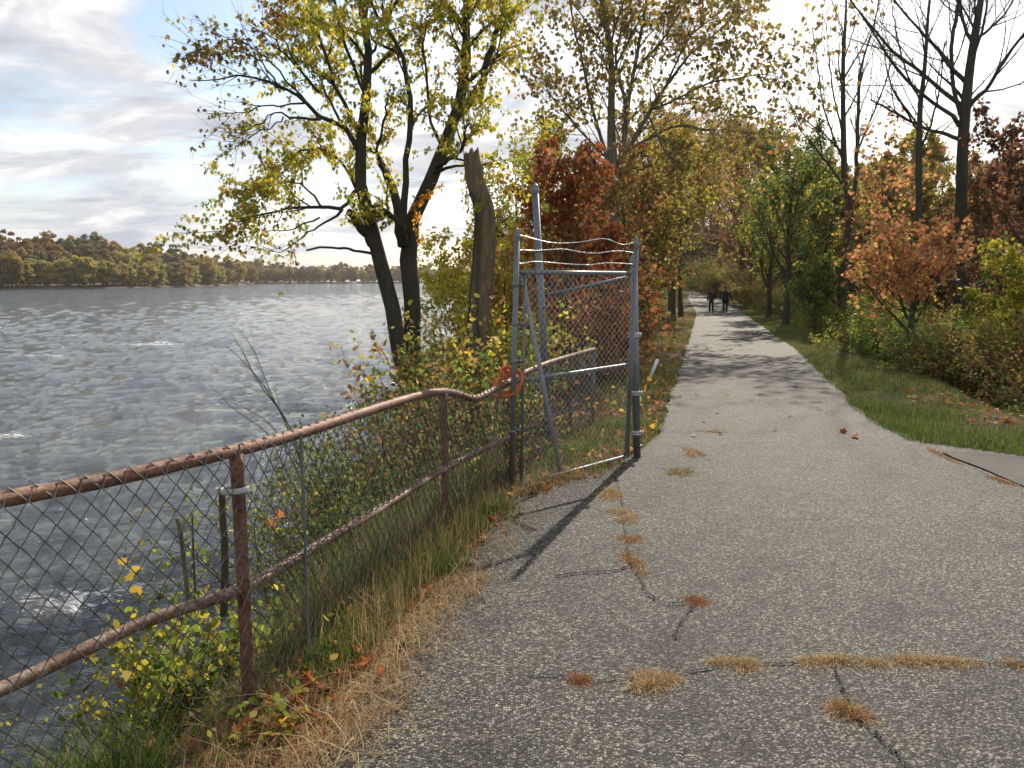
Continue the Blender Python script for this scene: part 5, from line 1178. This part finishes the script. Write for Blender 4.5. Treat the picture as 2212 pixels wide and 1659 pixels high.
# ------------------------------------------------------------------ people
def skin_mesh(name, verts, edges, radii, mat, parent, root=0, sub=1):
    me = bpy.data.meshes.new(name); me.from_pydata(verts, edges, []); me.update()
    o = bpy.data.objects.new(name, me); COL.objects.link(o); o.parent = parent
    md = o.modifiers.new('skin', 'SKIN'); 
    for i, r in enumerate(radii):
        r = (r, r) if not isinstance(r, tuple) else r
        me.skin_vertices[0].data[i].radius = r
    me.skin_vertices[0].data[root].use_root = True
    if sub: s = o.modifiers.new('sub', 'SUBSURF'); s.levels = sub; s.render_levels = sub
    me.materials.append(mat)
    for md in o.modifiers: md.show_viewport = True
    return o
def person(loc, face, label, ht, top_c, leg_c, hair_c, stride=.16, wide=1., coat=False, bag=None, hat=None, hand_out=.3):
    k_ = ht/1.75; root = empty('person', loc, label, 'person'); root.rotation_euler = (0, 0, face); root.scale = (k_,)*3
    skin = MP('skin', (.42, .25, .18)); V, E, R = [], [], []
    def a(p, r, f=None):
        V.append(p); R.append(r if isinstance(r, tuple) else (r*1.0, r)); 
        if f is not None: E.append((f, len(V)-1))
        return len(V)-1
    pel = a((0, 0, .95), (.15*wide, .11)); w_ = a((0, .0, 1.12), (.135*wide, .10), pel); ch = a((0, .01, 1.34), (.165*wide, .115), w_); nk = a((0, .0, 1.49), (.06, .06), ch)
    n2 = a((0, -.01, 1.56), (.055, .06), nk); h1 = a((0, -.02, 1.64), (.075, .088), n2); h2 = a((0, -.015, 1.71), (.07, .085), h1); ns = a((0, -.115, 1.645), .014, h1)
    for sg in (-1, 1):
        er = a((sg*.085, .0, 1.65), .014, h1)
        hp = a((sg*.10*wide, 0, .88), .088, pel); fs = sg*stride
        kn = a((sg*.105, -fs*.5-.02, .50), .060, hp); an = a((sg*.105, -fs+.02, .09), .042, kn); tt = a((sg*.12, -fs-.15, .035), (.045, .03), an)
        sh = a((sg*.185*wide, .01, 1.42), .062, ch); el = a((sg*(.235*wide+.03), .02+fs*.35, 1.16), .045, sh); wr = a((sg*(.24*wide+.04), -.06+fs*.6, .92), .030, el)
        pm = a((sg*(.24*wide+.045), -.075+fs*.65, .86), (.038, .018), wr)
        for q in range(4):
            f1 = a((sg*(.24*wide+.045), -.11+fs*.65+q*.021, .815), .0095, pm); a((sg*(.24*wide+.03), -.115+fs*.65+q*.021, .775-(.01 if q in (1, 2) else 0)), .008, f1)
        th = a((sg*(.24*wide+.03), -.125+fs*.65, .86), .010, pm); a((sg*(.24*wide+.02), -.14+fs*.65, .83), .009, th)
    skin_mesh('body', V, E, R, skin, root, 0, 1)
    # clothes: closed garments over the body
    def garment(name, rings, mat, sides=18):
        mb = MB(); a_ = np.arange(sides)/sides*6.283; rows = []
        for (x, y, z, rx, ry) in rings: rows.append(np.stack([x+rx*np.cos(a_), y+ry*np.sin(a_), np.full(sides, z)+.004*np.sin(a_*4)], 1))
        v = np.array(rows); idx = np.arange(v.shape[0]*sides).reshape(v.shape[0], sides)
        mb.add(v.reshape(-1, 3), np.stack([idx[:-1], np.roll(idx, -1, 1)[:-1], np.roll(idx, -1, 1)[1:], idx[1:]], -1).reshape(-1, 4)); mb.f.append(idx[:1, ::-1]); mb.f.append(idx[-1:]); return mb
    hem = .70 if coat else .90
    jk = garment('jacket', [(0, .0, hem, .205*wide, .15), (0, 0, 1.02, .195*wide, .15), (0, 0, 1.2, .185*wide, .145), (0, .01, 1.36, .205*wide, .15), (0, .01, 1.43, .19*wide, .12), (0, 0, 1.49, .09, .085), (0, -.005, 1.54, .075, .075)], None)
    for sg in (-1, 1):
        fs = sg*stride
        P = smooth_path([(sg*.165*wide, .01, 1.43), (sg*.215*wide, .01, 1.36), (sg*(.24*wide+.03), .02+fs*.35, 1.16), (sg*(.24*wide+.042), -.05+fs*.58, .93)], 12); tubes(jk, P, np.linspace(.082, .052, 12), 12, cap=True)
    jk.build('jacket', MP('cloth', top_c), root)
    tr_ = garment('trousers', [(0, 0, .80, .165*wide, .125), (0, 0, .95, .17*wide, .13), (0, 0, 1.02, .16*wide, .12)], None)
    for sg in (-1, 1):
        fs = sg*stride
        P = smooth_path([(sg*.088*wide, 0, .92), (sg*.10, -fs*.25, .70), (sg*.105, -fs*.5-.02, .50), (sg*.105, -fs*.8, .28), (sg*.105, -fs+.015, .07)], 14); tubes(tr_, P, np.interp(np.linspace(0, 1, 14), [0, .5, 1], [.10*wide, .078, .072]), 12, cap=True)
    tr_.build('trousers', MP('denim', leg_c), root)
    for sg in (-1, 1):
        fs = sg*stride; mb = MB(); P = np.array([(sg*.107, -fs+.07, .04), (sg*.108, -fs, .045), (sg*.118, -fs-.1, .035), (sg*.12, -fs-.19, .03)]); tubes(mb, P, np.array([.035, .047, .045, .025]), 10, cap=True); mb.build('shoe', MP('shoe', (.02, .02, .02)), root)
    mb = MB()
    hr = [(0, .01, 1.60, .088, .095), (0, .012, 1.66, .098, .105), (0, .008, 1.72, .094, .102), (0, 0, 1.77, .065, .075), (0, 0, 1.79, .01, .01)]
    g = garment('hair', [(x, y+.028, z, rx, ry*.86) for x, y, z, rx, ry in hr], None); g.build('hair', MP('hair', hair_c), root)
    if hat:
        g = garment('hat', [(0, -.01, 1.715, .098, .115), (0, 0, 1.75, .096, .105), (0, 0, 1.79, .07, .08), (0, 0, 1.80, .02, .02)], None); box(g, (0, -.12, 1.722), (.13, .09, .012)); g.build('cap', MP('cloth', hat), root)
    if bag:
        g = MB(); box(g, (-.30*wide, -.02, 1.02), (.12, .30, .34)); tubes(g, smooth_path([(-.3, -.1, 1.18), (-.2, -.12, 1.45), (-.1, .1, 1.47), (-.28, .1, 1.2)], 14), np.full(14, .012), 6)
        tag(g.build('bag', MP('cloth', bag), None, False), 'black shoulder bag hanging at the side of the woman in dark trousers', 'bag'); b_ = bpy.context.scene.objects[-1] if False else None
        o = [q for q in COL.objects if q.name.startswith('bag')][-1]; o.location = loc; o.rotation_euler = (0, 0, face); o.scale = (k_,)*3
    return root
_mp = {}
def MP(n, c):
    if (n, c) not in _mp: _mp[(n, c)] = plain(n, c, .85 if n != 'skin' else .5, .15, 30)
    return _mp[(n, c)]
def stand(px, Y):
    x = pxx(px, Y)*1.0; x = (px-CX)/F*(Y*CP+(CAMZ-float(z0(Y)))*SP); return (x, Y, float(z0(Y))+.006)
person(stand(1536, 58), rad(-12), 'person in dark clothes with long hair and sunglasses walking, left of the pair', 1.68, (.022, .018, .02), (.012, .012, .015), (.09, .05, .03), bag=(.012, .012, .013), wide=.92)
person(stand(1566, 59), rad(-14), 'broad person in a long dark blue coat and cap walking, right of the pair', 1.80, (.012, .016, .028), (.014, .016, .024), (.05, .04, .03), wide=1.22, coat=True, hat=(.015, .018, .025), stride=-.14)
person(stand(1486, 160), rad(-12), 'distant person in a reddish jacket and light blue jeans far down the path', 1.75, (.25, .10, .09), (.14, .18, .26), (.06, .04, .03))
person(stand(1491.5, 161), rad(-12), 'distant smaller person in dark clothes beside the one in the reddish jacket', 1.5, (.03, .02, .02), (.02, .02, .03), (.04, .03, .02), stride=-.14)
